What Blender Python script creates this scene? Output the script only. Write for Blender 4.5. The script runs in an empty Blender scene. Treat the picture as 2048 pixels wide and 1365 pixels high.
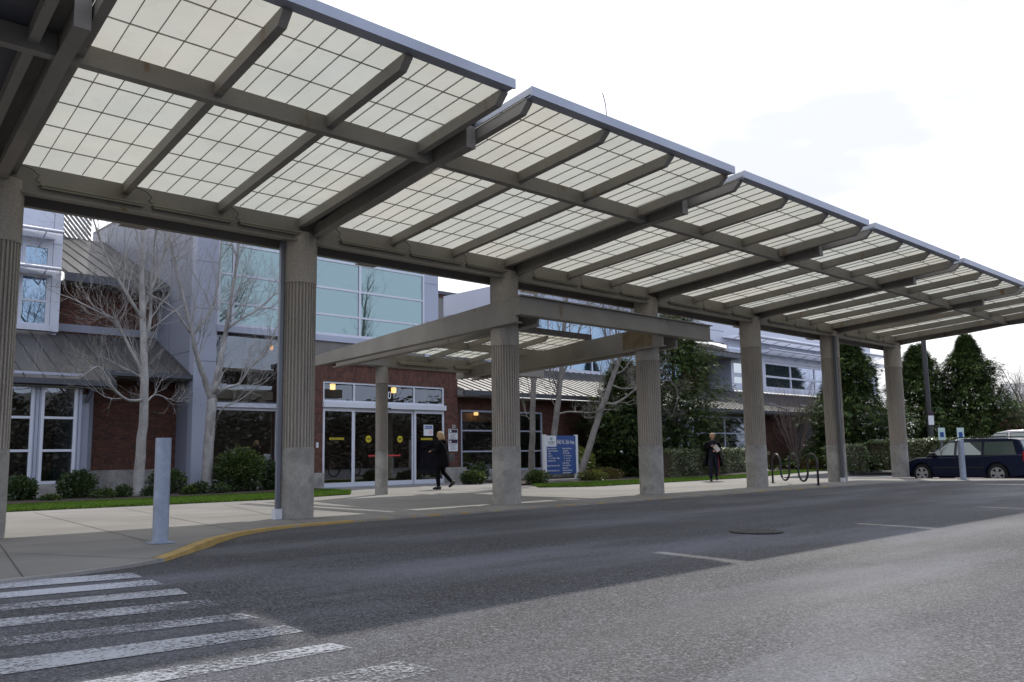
import bpy, math, random
from mathutils import Vector, Matrix, Quaternion, noise as mnoise
rnd = random.Random(7)
scene = bpy.context.scene
col = scene.collection

# ------------------------------------------------------------ camera (measured from the place, metres, z=0 on the pavement)
F_PX, PW, PH = 1763.355, 2048.0, 1365.0
YAW, PIT, ROL = .7722, .1297, -.0156
CAM = Vector((-2.8019, -12.7569, .9286))
def _basis():
    f = Vector((math.sin(YAW)*math.cos(PIT), math.cos(YAW)*math.cos(PIT), math.sin(PIT)))
    r = Vector((math.cos(YAW), -math.sin(YAW), 0)); u = r.cross(f)
    c, s = math.cos(ROL), math.sin(ROL)
    return c*r+s*u, -s*r+c*u, f
RT, UP, FW = _basis()
def ray(x, y): return FW + RT*((x-PW/2)/F_PX) - UP*((y-PH/2)/F_PX)
def G(x, y, z=0.0):                       # where the sight line meets a level plane
    d = ray(x, y); t = (z-CAM.z)/d.z; return CAM+d*t
def FY(x, y, Y):                          # ... a wall facing the road at depth Y
    d = ray(x, y); t = (Y-CAM.y)/d.y; return CAM+d*t
def FX(x, y, X):
    d = ray(x, y); t = (X-CAM.x)/d.x; return CAM+d*t
cam = bpy.data.cameras.new('camera'); cam.sensor_width = 36; cam.lens = 36*F_PX/PW
cam.clip_end = 3000; cam.clip_start = .05
camo = bpy.data.objects.new('camera', cam); col.objects.link(camo)
M = Matrix((RT, UP, -FW)).transposed().to_4x4(); M.translation = CAM
camo.matrix_world = M; scene.camera = camo

# ------------------------------------------------------------ light
SUN_TO = Vector((.80, .44, 1.0)).normalized()
sl = bpy.data.lights.new('sun', 'SUN'); sl.energy = 2.9; sl.angle = math.radians(.9); sl.color = (1, .955, .88)
so = bpy.data.objects.new('sun', sl); col.objects.link(so)
so.rotation_euler = SUN_TO.to_track_quat('Z', 'Y').to_euler()
w = bpy.data.worlds.new('World'); scene.world = w; w.use_nodes = True
nt = w.node_tree; nt.nodes.clear(); N = nt.nodes.new; Lk = nt.links.new
out = N('ShaderNodeOutputWorld'); bg = N('ShaderNodeBackground'); bg.inputs['Strength'].default_value = .118
sky = N('ShaderNodeTexSky'); sky.sky_type = 'NISHITA'; sky.sun_disc = False
sky.sun_elevation = math.asin(SUN_TO.z); sky.sun_rotation = math.atan2(SUN_TO.x, SUN_TO.y); sky.dust_density = 3
geo = N('ShaderNodeTexCoord'); mp = N('ShaderNodeMapping'); mp.inputs['Scale'].default_value = (1, 1, 2.6)
no = N('ShaderNodeTexNoise'); no.inputs['Scale'].default_value = 1.7; no.inputs['Detail'].default_value = 5; no.inputs['Roughness'].default_value = .55
rp = N('ShaderNodeValToRGB'); rp.color_ramp.elements[0].position = .36; rp.color_ramp.elements[0].color = (7.7, 7.95, 8.8, 1)
rp.color_ramp.elements[1].position = .52; rp.color_ramp.elements[1].color = (12.6, 12.7, 13.0, 1)
mx = N('ShaderNodeMix'); mx.data_type = 'RGBA'; mx.inputs['Factor'].default_value = .9
Lk(geo.outputs['Generated'], mp.inputs['Vector']); Lk(mp.outputs[0], no.inputs['Vector']); Lk(no.outputs['Fac'], rp.inputs[0])
sp_ = N('ShaderNodeSeparateXYZ'); Lk(geo.outputs['Generated'], sp_.inputs[0])     # clouds thin out to blue sky on the side away from the sun
mr_ = N('ShaderNodeMapRange'); mr_.interpolation_type = 'SMOOTHSTEP'; mr_.inputs[1].default_value = .25; mr_.inputs[2].default_value = -.55; Lk(sp_.outputs[1], mr_.inputs[0])
mb_ = N('ShaderNodeMix'); mb_.data_type = 'RGBA'; Lk(mr_.outputs[0], mb_.inputs[0]); Lk(rp.outputs[0], mb_.inputs[6]); mb_.inputs[7].default_value = (8.9, 9.9, 12.4, 1)
Lk(sky.outputs[0], mx.inputs[6]); Lk(mb_.outputs[2], mx.inputs[7]); Lk(mx.outputs[2], bg.inputs['Color']); Lk(bg.outputs[0], out.inputs[0])
scene.view_settings.view_transform = 'Standard'; scene.view_settings.look = 'None'
scene.view_settings.exposure = 0.0; scene.view_settings.gamma = 1
scene.render.engine = 'CYCLES'; cy = scene.cycles
cy.max_bounces = 7; cy.diffuse_bounces = 3; cy.glossy_bounces = 3; cy.transmission_bounces = 5; cy.transparent_max_bounces = 8
cy.caustics_reflective = False; cy.caustics_refractive = False; cy.use_denoising = True
cy.sample_clamp_indirect = 6

# ------------------------------------------------------------ materials
def new_mat(name):
    m = bpy.data.materials.new(name); m.use_nodes = True; t = m.node_tree; t.nodes.clear()
    o = t.nodes.new('ShaderNodeOutputMaterial'); return m, t, o
def mixrgb(t, mode, fac, a, b):
    n = t.nodes.new('ShaderNodeMix'); n.data_type = 'RGBA'; n.blend_type = mode
    for s, v in ((0, fac), (6, a), (7, b)):
        if isinstance(v, (int, float)): n.inputs[s].default_value = v
        elif isinstance(v, tuple): n.inputs[s].default_value = (*v, 1) if len(v) == 3 else v
        else: t.links.new(v, n.inputs[s])
    return n.outputs[2]
def noise_ramp(t, vec, scale, lo, hi, c0=0., c1=1., detail=4, rough=.55, stretch=None):
    n = t.nodes.new('ShaderNodeTexNoise'); n.inputs['Scale'].default_value = scale
    n.inputs['Detail'].default_value = detail; n.inputs['Roughness'].default_value = rough
    if stretch:
        m = t.nodes.new('ShaderNodeMapping'); m.inputs['Scale'].default_value = stretch
        t.links.new(vec, m.inputs['Vector']); vec = m.outputs[0]
    t.links.new(vec, n.inputs['Vector'])
    r = t.nodes.new('ShaderNodeMapRange'); r.inputs[1].default_value = lo; r.inputs[2].default_value = hi
    r.inputs[3].default_value = c0; r.inputs[4].default_value = c1
    t.links.new(n.outputs['Fac'], r.inputs[0]); return r.outputs[0]
def coords(t, kind='Object'):
    return t.nodes.new('ShaderNodeTexCoord').outputs[kind]
def mat(name, c, rough=.7, metal=0., var=.12, scale=1.5, fine=0., fscale=60, bump=0., bscale=40, stretch=None,
        stain=None, spec=.5, coat=0., tcoord='Object'):
    """paint, metal, concrete ...: base colour with broad uneven wear and fine grain"""
    m, t, o = new_mat(name); b = t.nodes.new('ShaderNodeBsdfPrincipled'); t.links.new(b.outputs[0], o.inputs[0])
    v = coords(t, tcoord)
    k = noise_ramp(t, v, scale, .3, .7, 1-var, 1+var, stretch=stretch)
    if fine:
        k2 = noise_ramp(t, v, fscale, .3, .7, 1-fine, 1+fine, detail=3)
        mm = t.nodes.new('ShaderNodeMath'); mm.operation = 'MULTIPLY'; t.links.new(k, mm.inputs[0]); t.links.new(k2, mm.inputs[1]); k = mm.outputs[0]
    cc = t.nodes.new('ShaderNodeVectorMath'); cc.operation = 'SCALE'; cc.inputs[0].default_value = c
    t.links.new(k, cc.inputs['Scale']); src = cc.outputs[0]
    if stain:
        sc, (lo, hi), colr, st = stain
        f = noise_ramp(t, v, sc, lo, hi, 0, 1, stretch=st); src = mixrgb(t, 'MIX', f, src, colr)
    t.links.new(src, b.inputs['Base Color'])
    b.inputs['Roughness'].default_value = rough; b.inputs['Metallic'].default_value = metal
    b.inputs['Specular IOR Level'].default_value = spec; b.inputs['Coat Weight'].default_value = coat
    if bump:
        n = t.nodes.new('ShaderNodeTexNoise'); n.inputs['Scale'].default_value = bscale; n.inputs['Detail'].default_value = 4
        t.links.new(v, n.inputs['Vector']); bp = t.nodes.new('ShaderNodeBump'); bp.inputs['Strength'].default_value = bump
        bp.inputs['Distance'].default_value = .01; t.links.new(n.outputs['Fac'], bp.inputs['Height']); t.links.new(bp.outputs[0], b.inputs['Normal'])
    return m
def emis(name, c, s):
    m, t, o = new_mat(name); e = t.nodes.new('ShaderNodeEmission'); e.inputs[0].default_value = (*c, 1); e.inputs[1].default_value = s
    t.links.new(e.outputs[0], o.inputs[0]); return m
def glass(name, tint, through, refl=(.9, .95, 1), base=.06, rough=.01, body=(.01, .012, .014), wav=.0):
    """window pane: mirror part grows towards grazing; the rest lets light through (tinted) or shows the dark coating"""
    m, t, o = new_mat(name)
    gl = t.nodes.new('ShaderNodeBsdfGlossy'); gl.inputs['Color'].default_value = (*refl, 1); gl.inputs['Roughness'].default_value = rough
    tr = t.nodes.new('ShaderNodeBsdfTransparent'); tr.inputs[0].default_value = (*tint, 1)
    df = t.nodes.new('ShaderNodeBsdfDiffuse'); df.inputs[0].default_value = (*body, 1)
    m1 = t.nodes.new('ShaderNodeMixShader'); m1.inputs[0].default_value = through
    t.links.new(df.outputs[0], m1.inputs[1]); t.links.new(tr.outputs[0], m1.inputs[2])
    fr = t.nodes.new('ShaderNodeLayerWeight'); fr.inputs['Blend'].default_value = .35
    mr = t.nodes.new('ShaderNodeMapRange'); mr.inputs[3].default_value = base; mr.inputs[4].default_value = min(1, base+.55)
    t.links.new(fr.outputs['Fresnel'], mr.inputs[0])
    m2 = t.nodes.new('ShaderNodeMixShader'); t.links.new(mr.outputs[0], m2.inputs[0])
    t.links.new(m1.outputs[0], m2.inputs[1]); t.links.new(gl.outputs[0], m2.inputs[2]); t.links.new(m2.outputs[0], o.inputs[0])
    if wav:
        n = t.nodes.new('ShaderNodeTexNoise'); n.inputs['Scale'].default_value = .9; t.links.new(coords(t), n.inputs['Vector'])
        bp = t.nodes.new('ShaderNodeBump'); bp.inputs['Strength'].default_value = wav; bp.inputs['Distance'].default_value = .02
        t.links.new(n.outputs['Fac'], bp.inputs['Height']); t.links.new(bp.outputs[0], gl.inputs['Normal'])
    return m
def leaf_mat(name, c1, c2, trans=.25, rough=.5, spec=.4):
    m, t, o = new_mat(name); b = t.nodes.new('ShaderNodeBsdfPrincipled'); v = coords(t)
    f = noise_ramp(t, v, 2.2, .35, .65, 0, 1); g = noise_ramp(t, v, 45, .3, .7, .55, 1.4, detail=2)
    cc = mixrgb(t, 'MIX', f, c1, c2); s = t.nodes.new('ShaderNodeVectorMath'); s.operation = 'SCALE'
    t.links.new(cc, s.inputs[0]); t.links.new(g, s.inputs['Scale']); t.links.new(s.outputs[0], b.inputs['Base Color'])
    b.inputs['Roughness'].default_value = rough; b.inputs['Specular IOR Level'].default_value = spec
    tl = t.nodes.new('ShaderNodeBsdfTranslucent'); t.links.new(s.outputs[0], tl.inputs[0])
    mx_ = t.nodes.new('ShaderNodeMixShader'); mx_.inputs[0].default_value = trans
    t.links.new(b.outputs[0], mx_.inputs[1]); t.links.new(tl.outputs[0], mx_.inputs[2]); t.links.new(mx_.outputs[0], o.inputs[0]); return m
def brick_mat(name, vertical=False):
    m, t, o = new_mat(name); b = t.nodes.new('ShaderNodeBsdfPrincipled'); t.links.new(b.outputs[0], o.inputs[0])
    v = coords(t); sp = t.nodes.new('ShaderNodeSeparateXYZ'); t.links.new(v, sp.inputs[0])
    ad = t.nodes.new('ShaderNodeMath'); ad.operation = 'ADD'; t.links.new(sp.outputs[0], ad.inputs[0]); t.links.new(sp.outputs[1], ad.inputs[1])
    cb = t.nodes.new('ShaderNodeCombineXYZ')
    t.links.new(ad.outputs[0], cb.inputs[1 if vertical else 0]); t.links.new(sp.outputs[2], cb.inputs[0 if vertical else 1])
    br = t.nodes.new('ShaderNodeTexBrick'); t.links.new(cb.outputs[0], br.inputs['Vector'])
    br.inputs['Scale'].default_value = 1; br.inputs['Brick Width'].default_value = .22 ; br.inputs['Row Height'].default_value = .075
    br.inputs['Mortar Size'].default_value = .006; br.inputs['Color1'].default_value = (.14, .052, .032, 1); br.inputs['Color2'].default_value = (.07, .03, .022, 1)
    br.inputs['Mortar'].default_value = (.05, .043, .04, 1); br.inputs['Bias'].default_value = -.1
    if vertical: br.offset = 0
    k = noise_ramp(t, v, 14, .3, .7, .7, 1.3); s = t.nodes.new('ShaderNodeVectorMath'); s.operation = 'SCALE'
    t.links.new(br.outputs['Color'], s.inputs[0]); t.links.new(k, s.inputs['Scale']); t.links.new(s.outputs[0], b.inputs['Base Color'])
    b.inputs['Roughness'].default_value = .85
    bp = t.nodes.new('ShaderNodeBump'); bp.invert = True; bp.inputs['Strength'].default_value = .5; bp.inputs['Distance'].default_value = .01
    t.links.new(br.outputs['Fac'], bp.inputs['Height']); t.links.new(bp.outputs[0], b.inputs['Normal']); return m

MT = {}
MT['steel'] = mat('weathered warm grey paint', (.25, .23, .20), .55, var=.16, scale=1.1, fine=.09, fscale=60, stain=(3.1, (.64, .74), (.17, .10, .045), (1, 1, .35)))
MT['steel_blue'] = mat('galvanised flashing', (.36, .38, .44), .45, metal=.3, var=.12, scale=1.2, fine=.06)
MT['dark_deck'] = mat('dark decking', (.065, .068, .08), .6, var=.2, scale=2)
MT['gridbar'] = mat('panel grid bar', (.34, .33, .29), .6, var=.1)
MT['concrete'] = mat('column concrete', (.375, .338, .292), .85, var=.2, scale=1.3, fine=.16, fscale=34, bump=.35, bscale=60, stretch=(1.6, 1.6, .35), stain=(2.4, (.58, .78), (.22, .21, .20), (1.5, 1.5, .25)))
MT['concrete_base'] = mat('smooth column base', (.32, .305, .28), .8, var=.25, scale=2.6, fine=.13, fscale=30, bump=.25, bscale=50, stain=(3.2, (.55, .75), (.17, .168, .165), None))
MT['rust'] = mat('rust stain', (.21, .155, .09), .8, var=.3, scale=5)
MT['tube'] = mat('lamp housing', (.30, .285, .22), .4, var=.1)
MT['cable'] = mat('black cable', (.02, .02, .02), .6)
MT['pipe'] = mat('galvanised downspout', (.17, .18, .215), .4, metal=.5, var=.1)
MT['pipe_dark'] = mat('dark downspout', (.075, .08, .085), .5, var=.1)
MT['white'] = mat('white coated frame', (.62, .64, .70), .4, var=.04)
MT['lav'] = mat('pale metal cladding', (.40, .425, .52), .42, var=.05, scale=.7, spec=.5)
MT['lav_white'] = mat('white metal cladding', (.62, .64, .72), .4, var=.05, scale=.7)
MT['greywall'] = mat('grey wall panel', (.27, .285, .345), .5, var=.08, scale=.8)
MT['seam'] = mat('panel joint', (.06, .065, .08), .7)
MT['roof'] = mat('standing seam roof', (.088, .083, .08), .5, metal=.2, var=.18, scale=1.0, fine=.06, fscale=25, stain=(1.3, (.6, .8), (.13, .125, .12), None))
MT['gutter'] = mat('slate gutter', (.07, .075, .088), .5, var=.1)
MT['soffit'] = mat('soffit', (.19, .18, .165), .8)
MT['brick'] = brick_mat('red brick'); MT['brick_v'] = brick_mat('soldier brick', True)
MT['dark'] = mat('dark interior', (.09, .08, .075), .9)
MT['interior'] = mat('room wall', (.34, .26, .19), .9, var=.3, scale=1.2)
MT['intfloor'] = mat('lobby floor', (.2, .18, .16), .4, var=.2)
MT['orange'] = mat('warm timber beam', (.55, .27, .05), .6, var=.1)
MT['glass_dark'] = glass('dark window', (.55, .6, .6), .9, base=.16, wav=.12)
MT['glass_door'] = glass('door glass', (.62, .64, .63), .95, base=.13, wav=.08)
MT['glass_sky'] = glass('teal coated glass', (.2, .3, .3), .0, refl=(.56, .72, .71), base=.38, body=(.06, .095, .09), wav=.10)
MT['glass_blue'] = glass('blue coated glass', (.2, .3, .4), .0, refl=(.50, .66, .80), base=.5, body=(.02, .045, .07), wav=.10)
MT['glass_pale'] = glass('pale sky mirroring glass', (.2, .3, .4), .0, refl=(.74, .78, .9), base=.5, body=(.05, .06, .08), wav=.10)
MT['lamp'] = emis('lit wall lamp', (1, .62, .22), 2.6)
MT['spot'] = emis('amber spot lamp', (1, .42, .06), 1.6)
MT['plain_white'] = mat('white lettering', (.75, .75, .76), .5, var=.02)
MT['bark_pale'] = mat('pale bark', (.32, .305, .29), .8, var=.28, scale=5, fine=.2, fscale=40, bump=.5, bscale=30, stretch=(1, 1, .6), stain=(9, (.66, .74), (.07, .06, .055), (1, 1, 2.2)))
MT['bark_mid'] = mat('greyish bark', (.17, .155, .14), .8, var=.3, scale=5, fine=.25, fscale=40, bump=.5, bscale=30, stretch=(1, 1, .6), stain=(9, (.6, .72), (.06, .05, .045), (1, 1, 2.2)))
MT['bark_dark'] = mat('dark bark', (.075, .055, .04), .9, var=.3, scale=5, bump=.5)
MT['bark_red'] = mat('reddish twigs', (.15, .105, .09), .85, var=.2, scale=5)
MT['bud'] = leaf_mat('yellow green buds', (.30, .26, .06), (.22, .2, .05), .3)
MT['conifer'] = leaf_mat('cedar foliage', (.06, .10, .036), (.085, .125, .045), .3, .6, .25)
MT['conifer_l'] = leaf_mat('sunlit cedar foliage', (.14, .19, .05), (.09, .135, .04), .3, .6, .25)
MT['shrub'] = leaf_mat('shrub leaves', (.05, .085, .02), (.035, .06, .02), .28, .38, .5)
MT['shrub_y'] = leaf_mat('yellow green leaves', (.14, .17, .03), (.07, .1, .025), .35, .4)
MT['hedge'] = leaf_mat('glossy hedge leaves', (.085, .12, .035), (.19, .21, .12), .25, .22, .9)
MT['grass'] = leaf_mat('lawn grass', (.085, .165, .02), (.115, .20, .03), .35, .6, .2)
MT['rusty_plant'] = leaf_mat('reddish ground plant', (.15, .075, .03), (.11, .09, .025), .3, .6)
MT['mulch'] = mat('bark mulch', (.045, .03, .022), .95, var=.35, scale=9, fine=.5, fscale=70, bump=.8, bscale=60)
MT['galv'] = mat('galvanised bollard', (.30, .345, .43), .5, metal=.35, var=.16, scale=6, fine=.12, fscale=120)
MT['blackmetal'] = mat('black powder coat', (.028, .026, .028), .45, var=.1)
MT['sign_blue'] = mat('blue sign face', (.012, .06, .24), .4, var=.03)
MT['sign_back_dim'] = mat('dimmed sign back', (.008, .02, .06), .7)
MT['sign_white'] = mat('white sign face', (.68, .69, .72), .45, var=.02)
MT['sign_green'] = mat('green emblem', (.03, .22, .2), .5)
MT['sign_plum'] = mat('plum band', (.035, .012, .035), .5)
MT['sign_red'] = mat('red mark', (.5, .04, .04), .5)
MT['yellow'] = mat('yellow sticker', (.55, .45, .02), .5)
MT['kerb_yellow'] = mat('worn yellow kerb paint', (.40, .27, .085), .8, var=.16, scale=3, fine=.12, fscale=40, stain=(5, (.6, .7), (.28, .26, .23), None))

# ------------------------------------------------------------ mesh builder
class MB:
    def __init__(s): s.v = []; s.f = []; s.mi = []; s.cur = 0
    def add(s, vs, fs):
        b = len(s.v); s.v += [tuple(p) for p in vs]
        for f in fs: s.f.append(tuple(b+i for i in f)); s.mi.append(s.cur)
        return s
    def hexa(s, p):    # p: 4 bottom + 4 top, same winding
        return s.add(p, [(3, 2, 1, 0), (4, 5, 6, 7), (0, 1, 5, 4), (1, 2, 6, 5), (2, 3, 7, 6), (3, 0, 4, 7)])
    def box(s, x0, x1, y0, y1, z0, z1):
        return s.hexa([(x0, y0, z0), (x1, y0, z0), (x1, y1, z0), (x0, y1, z0), (x0, y0, z1), (x1, y0, z1), (x1, y1, z1), (x0, y1, z1)])
    def quad(s, a, b, c, d): return s.add([a, b, c, d], [(0, 1, 2, 3)])
    def prism(s, poly, z0, z1):
        n = len(poly); vs = [(x, y, z0) for x, y in poly]+[(x, y, z1) for x, y in poly]
        return s.add(vs, [tuple(range(n))[::-1], tuple(range(n, 2*n))]+[(i, (i+1) % n, n+(i+1) % n, n+i) for i in range(n)])
    def tube(s, pts, rad, n=8, caps=True):
        pts = [Vector(p) for p in pts]; m = len(pts)
        if not isinstance(rad, (list, tuple)): rad = [rad]*m
        d = (pts[1]-pts[0]).normalized(); a = Vector((0, 0, 1)) if abs(d.z) < .9 else Vector((1, 0, 0))
        x = d.cross(a).normalized(); vs = []
        for i, p in enumerate(pts):
            if i == 0: t = pts[1]-pts[0]
            elif i == m-1: t = pts[-1]-pts[-2]
            else: t = pts[i+1]-pts[i-1]
            t.normalize(); x = (x-t*x.dot(t)); x = x.normalized() if x.length > 1e-6 else t.orthogonal().normalized(); y = t.cross(x)
            for k in range(n):
                an = 2*math.pi*k/n; vs.append(p+(x*math.cos(an)+y*math.sin(an))*rad[i])
        fs = [(i*n+k, i*n+(k+1) % n, (i+1)*n+(k+1) % n, (i+1)*n+k) for i in range(m-1) for k in range(n)]
        if caps: fs += [tuple(range(n))[::-1], tuple((m-1)*n+k for k in range(n))]
        return s.add(vs, fs)
    def lathe(s, prof, n=24, c=(0, 0, 0), axis='z'):
        vs = []
        for r, h in prof:
            for k in range(n):
                a = 2*math.pi*k/n; p = (r*math.cos(a), r*math.sin(a), h)
                if axis == 'y': p = (p[0], p[2], p[1])
                vs.append((p[0]+c[0], p[1]+c[1], p[2]+c[2]))
        m = len(prof); fs = [(i*n+k, i*n+(k+1) % n, (i+1)*n+(k+1) % n, (i+1)*n+k) for i in range(m-1) for k in range(n)]
        fs += [tuple(range(n))[::-1], tuple((m-1)*n+k for k in range(n))]
        return s.add(vs, fs)
    def build(s, name, mats, parent=None, smooth=False, bevel=0, **tags):
        me = bpy.data.meshes.new(name); me.from_pydata(s.v, [], s.f)
        for m_ in (mats if isinstance(mats, (list, tuple)) else [mats]):
            me.materials.append(MT[m_] if isinstance(m_, str) else m_)
        if any(s.mi): me.polygons.foreach_set('material_index', s.mi)
        if smooth: me.polygons.foreach_set('use_smooth', [True]*len(me.polygons))
        me.update(); o = bpy.data.objects.new(name, me); col.objects.link(o)
        if parent: o.parent = parent; o.matrix_parent_inverse = Matrix.Translation(parent.location).inverted() if parent.parent is None and parent.type == 'EMPTY' else Matrix()
        if bevel:
            b = o.modifiers.new('bevel', 'BEVEL'); b.width = bevel; b.segments = 2; b.limit_method = 'ANGLE'
        for k, v in tags.items(): o[k] = v
        return o
def tag(o, label=None, category=None, group=None, kind=None):
    for k, v in (('label', label), ('category', category), ('group', group), ('kind', kind)):
        if v: o[k] = v
    return o
def empty(name, loc, label, category, group=None, rz=0):
    o = bpy.data.objects.new(name, None); col.objects.link(o); o.location = loc; o.rotation_euler = (0, 0, rz); o.empty_display_size = .2
    return tag(o, label, category, group)
def copy_tree(o, parent=None):
    c = o.copy(); col.objects.link(c)
    if parent: c.parent = parent
    for ch in list(o.children): copy_tree(ch, c)
    return c
def smooth_by_angle(o, ang=40):
    me = o.data; me.polygons.foreach_set('use_smooth', [True]*len(me.polygons))
    try: me.set_sharp_from_angle(angle=math.radians(ang))
    except Exception: pass
def text(body, size, loc, mat_, parent=None, name='lettering', rot=(math.pi/2, 0, 0), align='LEFT', depth=.002, xs=1.0):
    cu = bpy.data.curves.new(name, 'FONT'); cu.body = body; cu.size = size; cu.extrude = depth; cu.align_x = align
    t = bpy.data.objects.new(name, cu); col.objects.link(t)
    dg = bpy.context.evaluated_depsgraph_get(); me = bpy.data.meshes.new_from_object(t.evaluated_get(dg))
    bpy.data.objects.remove(t); me.name = name; me.materials.clear(); me.materials.append(MT[mat_])
    o = bpy.data.objects.new(name, me); col.objects.link(o); o.scale = (xs, 1, 1)
    o.rotation_euler = rot; o.location = loc
    if parent: o.parent = parent; o.location = Vector(loc)-(parent.location if parent.parent is None and parent.type == 'EMPTY' else Vector())
    return o
# ------------------------------------------------------------ ground
def asphalt():
    m, t, o = new_mat('asphalt'); b = t.nodes.new('ShaderNodeBsdfPrincipled'); t.links.new(b.outputs[0], o.inputs[0]); v = coords(t)
    k1 = noise_ramp(t, v, .22, .35, .65, .82, 1.2, detail=5, stretch=(.6, 1.6, 1))
    vo = t.nodes.new('ShaderNodeTexVoronoi'); vo.inputs['Scale'].default_value = 80; t.links.new(v, vo.inputs['Vector'])
    sp = t.nodes.new('ShaderNodeSeparateColor'); t.links.new(vo.outputs['Color'], sp.inputs[0])
    mr = t.nodes.new('ShaderNodeMapRange'); mr.inputs[3].default_value = .38; mr.inputs[4].default_value = 1.7; t.links.new(sp.outputs[0], mr.inputs[0])
    k3 = noise_ramp(t, v, 28, .3, .7, .75, 1.25, detail=3)
    a = t.nodes.new('ShaderNodeMath'); a.operation = 'MULTIPLY'; t.links.new(k1, a.inputs[0]); t.links.new(mr.outputs[0], a.inputs[1])
    a2 = t.nodes.new('ShaderNodeMath'); a2.operation = 'MULTIPLY'; t.links.new(a.outputs[0], a2.inputs[0]); t.links.new(k3, a2.inputs[1])
    s = t.nodes.new('ShaderNodeVectorMath'); s.operation = 'SCALE'; s.inputs[0].default_value = (.060, .060, .066); t.links.new(a2.outputs[0], s.inputs['Scale'])
    # pale dusty streaks and a few bright chips
    f = noise_ramp(t, v, .5, .48, .64, 0, .68, detail=6, stretch=(.3, 1.25, 1))
    c = mixrgb(t, 'MIX', f, s.outputs[0], (.145, .15, .175))
    v2 = t.nodes.new('ShaderNodeTexVoronoi'); v2.inputs['Scale'].default_value = 95; t.links.new(v, v2.inputs['Vector']); s2 = t.nodes.new('ShaderNodeSeparateColor'); t.links.new(v2.outputs['Color'], s2.inputs[0])
    g2 = t.nodes.new('ShaderNodeMapRange'); g2.inputs[1].default_value = .80; g2.inputs[2].default_value = 1; g2.inputs[4].default_value = .62; t.links.new(s2.outputs[1], g2.inputs[0])
    c = mixrgb(t, 'MIX', g2.outputs[0], c, (.25, .25, .26))
    g3 = t.nodes.new('ShaderNodeMapRange'); g3.inputs[1].default_value = .78; g3.inputs[2].default_value = 1; g3.inputs[4].default_value = .75; t.links.new(s2.outputs[0], g3.inputs[0])
    c = mixrgb(t, 'MIX', g3.outputs[0], c, (.018, .018, .02))
    oil = noise_ramp(t, v, 2.6, .66, .73, 0, .38, detail=3, rough=.5); c = mixrgb(t, 'MIX', oil, c, (.03, .03, .032))
    trk = noise_ramp(t, v, .9, .5, .66, 0, .3, detail=4, stretch=(.12, 1.6, 1)); c = mixrgb(t, 'MIX', trk, c, (.05, .05, .055))
    t.links.new(c, b.inputs['Base Color'])
    r = noise_ramp(t, v, .5, .4, .7, .72, .5, stretch=(.4, 1.2, 1)); t.links.new(r, b.inputs['Roughness']); b.inputs['Specular IOR Level'].default_value = .16
    bp = t.nodes.new('ShaderNodeBump'); bp.inputs['Strength'].default_value = .4; bp.inputs['Distance'].default_value = .005
    t.links.new(vo.outputs['Distance'], bp.inputs['Height']); t.links.new(bp.outputs[0], b.inputs['Normal']); return m
MT['asphalt'] = asphalt()
def paving():
    m, t, o = new_mat('pavement concrete'); b = t.nodes.new('ShaderNodeBsdfPrincipled'); t.links.new(b.outputs[0], o.inputs[0]); v = coords(t)
    k1 = noise_ramp(t, v, .5, .35, .65, .84, 1.14, detail=6); k2 = noise_ramp(t, v, 40, .3, .7, .9, 1.1, detail=3)
    a = t.nodes.new('ShaderNodeMath'); a.operation = 'MULTIPLY'; t.links.new(k1, a.inputs[0]); t.links.new(k2, a.inputs[1])
    s = t.nodes.new('ShaderNodeVectorMath'); s.operation = 'SCALE'; s.inputs[0].default_value = (.222, .211, .195); t.links.new(a.outputs[0], s.inputs['Scale'])
    f = noise_ramp(t, v, .8, .50, .70, 0, .7, detail=5, stretch=(.5, 1.6, 1)); c = mixrgb(t, 'MIX', f, s.outputs[0], (.165, .157, .147))
    t.links.new(c, b.inputs['Base Color']); b.inputs['Roughness'].default_value = .8
    return m
MT['paving'] = paving()
def worn_paint(name, c, keep=.5, scale=9):
    m, t, o = new_mat(name); b = t.nodes.new('ShaderNodeBsdfPrincipled'); v = coords(t)
    b.inputs['Base Color'].default_value = (*c, 1); b.inputs['Roughness'].default_value = .8
    n1 = noise_ramp(t, v, 34, .25, .75, 0, 1, detail=6, rough=.8); n2 = noise_ramp(t, v, 1.1, .25, .75, -.26, .26, detail=5)
    a = t.nodes.new('ShaderNodeMath'); a.operation = 'ADD'; t.links.new(n1, a.inputs[0]); t.links.new(n2, a.inputs[1])
    r = t.nodes.new('ShaderNodeMapRange'); r.inputs[1].default_value = 1-keep-.12; r.inputs[2].default_value = 1-keep+.16
    t.links.new(a.outputs[0], r.inputs[0])
    tr = t.nodes.new('ShaderNodeBsdfTransparent'); ms = t.nodes.new('ShaderNodeMixShader')
    t.links.new(r.outputs[0], ms.inputs[0]); t.links.new(tr.outputs[0], ms.inputs[1]); t.links.new(b.outputs[0], ms.inputs[2]); t.links.new(ms.outputs[0], o.inputs[0])
    return m
MT['paint_a'] = worn_paint('road paint', (.43, .45, .50), .62); MT['paint_b'] = worn_paint('worn road paint', (.34, .35, .375), .52)
MT['paint_c'] = worn_paint('faded road paint', (.33, .34, .36), .44)
ZR = -.10
def sstep(a, b, x):
    t = max(0., min(1., (x-a)/(b-a))); return t*t*(3-2*t)
def zroad(x, y):      # the drive rises towards the drop-off kerb
    return ZR+.07*sstep(.7, 3.6, x)*(1-sstep(23, 26, x))*sstep(-7.5, -1.6, y)*(1-sstep(0, 2, y))-.10*sstep(26.4, 27.6, x)*sstep(-8.5, -6.5, y)*(1-sstep(60, 90, x))*(1-sstep(30, 60, y))+.075*(1-sstep(.9, 1.9, x))*sstep(-7.2, -4.9, y)*(1-sstep(-3, 0, y))
mb = MB(); R = 900
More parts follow.
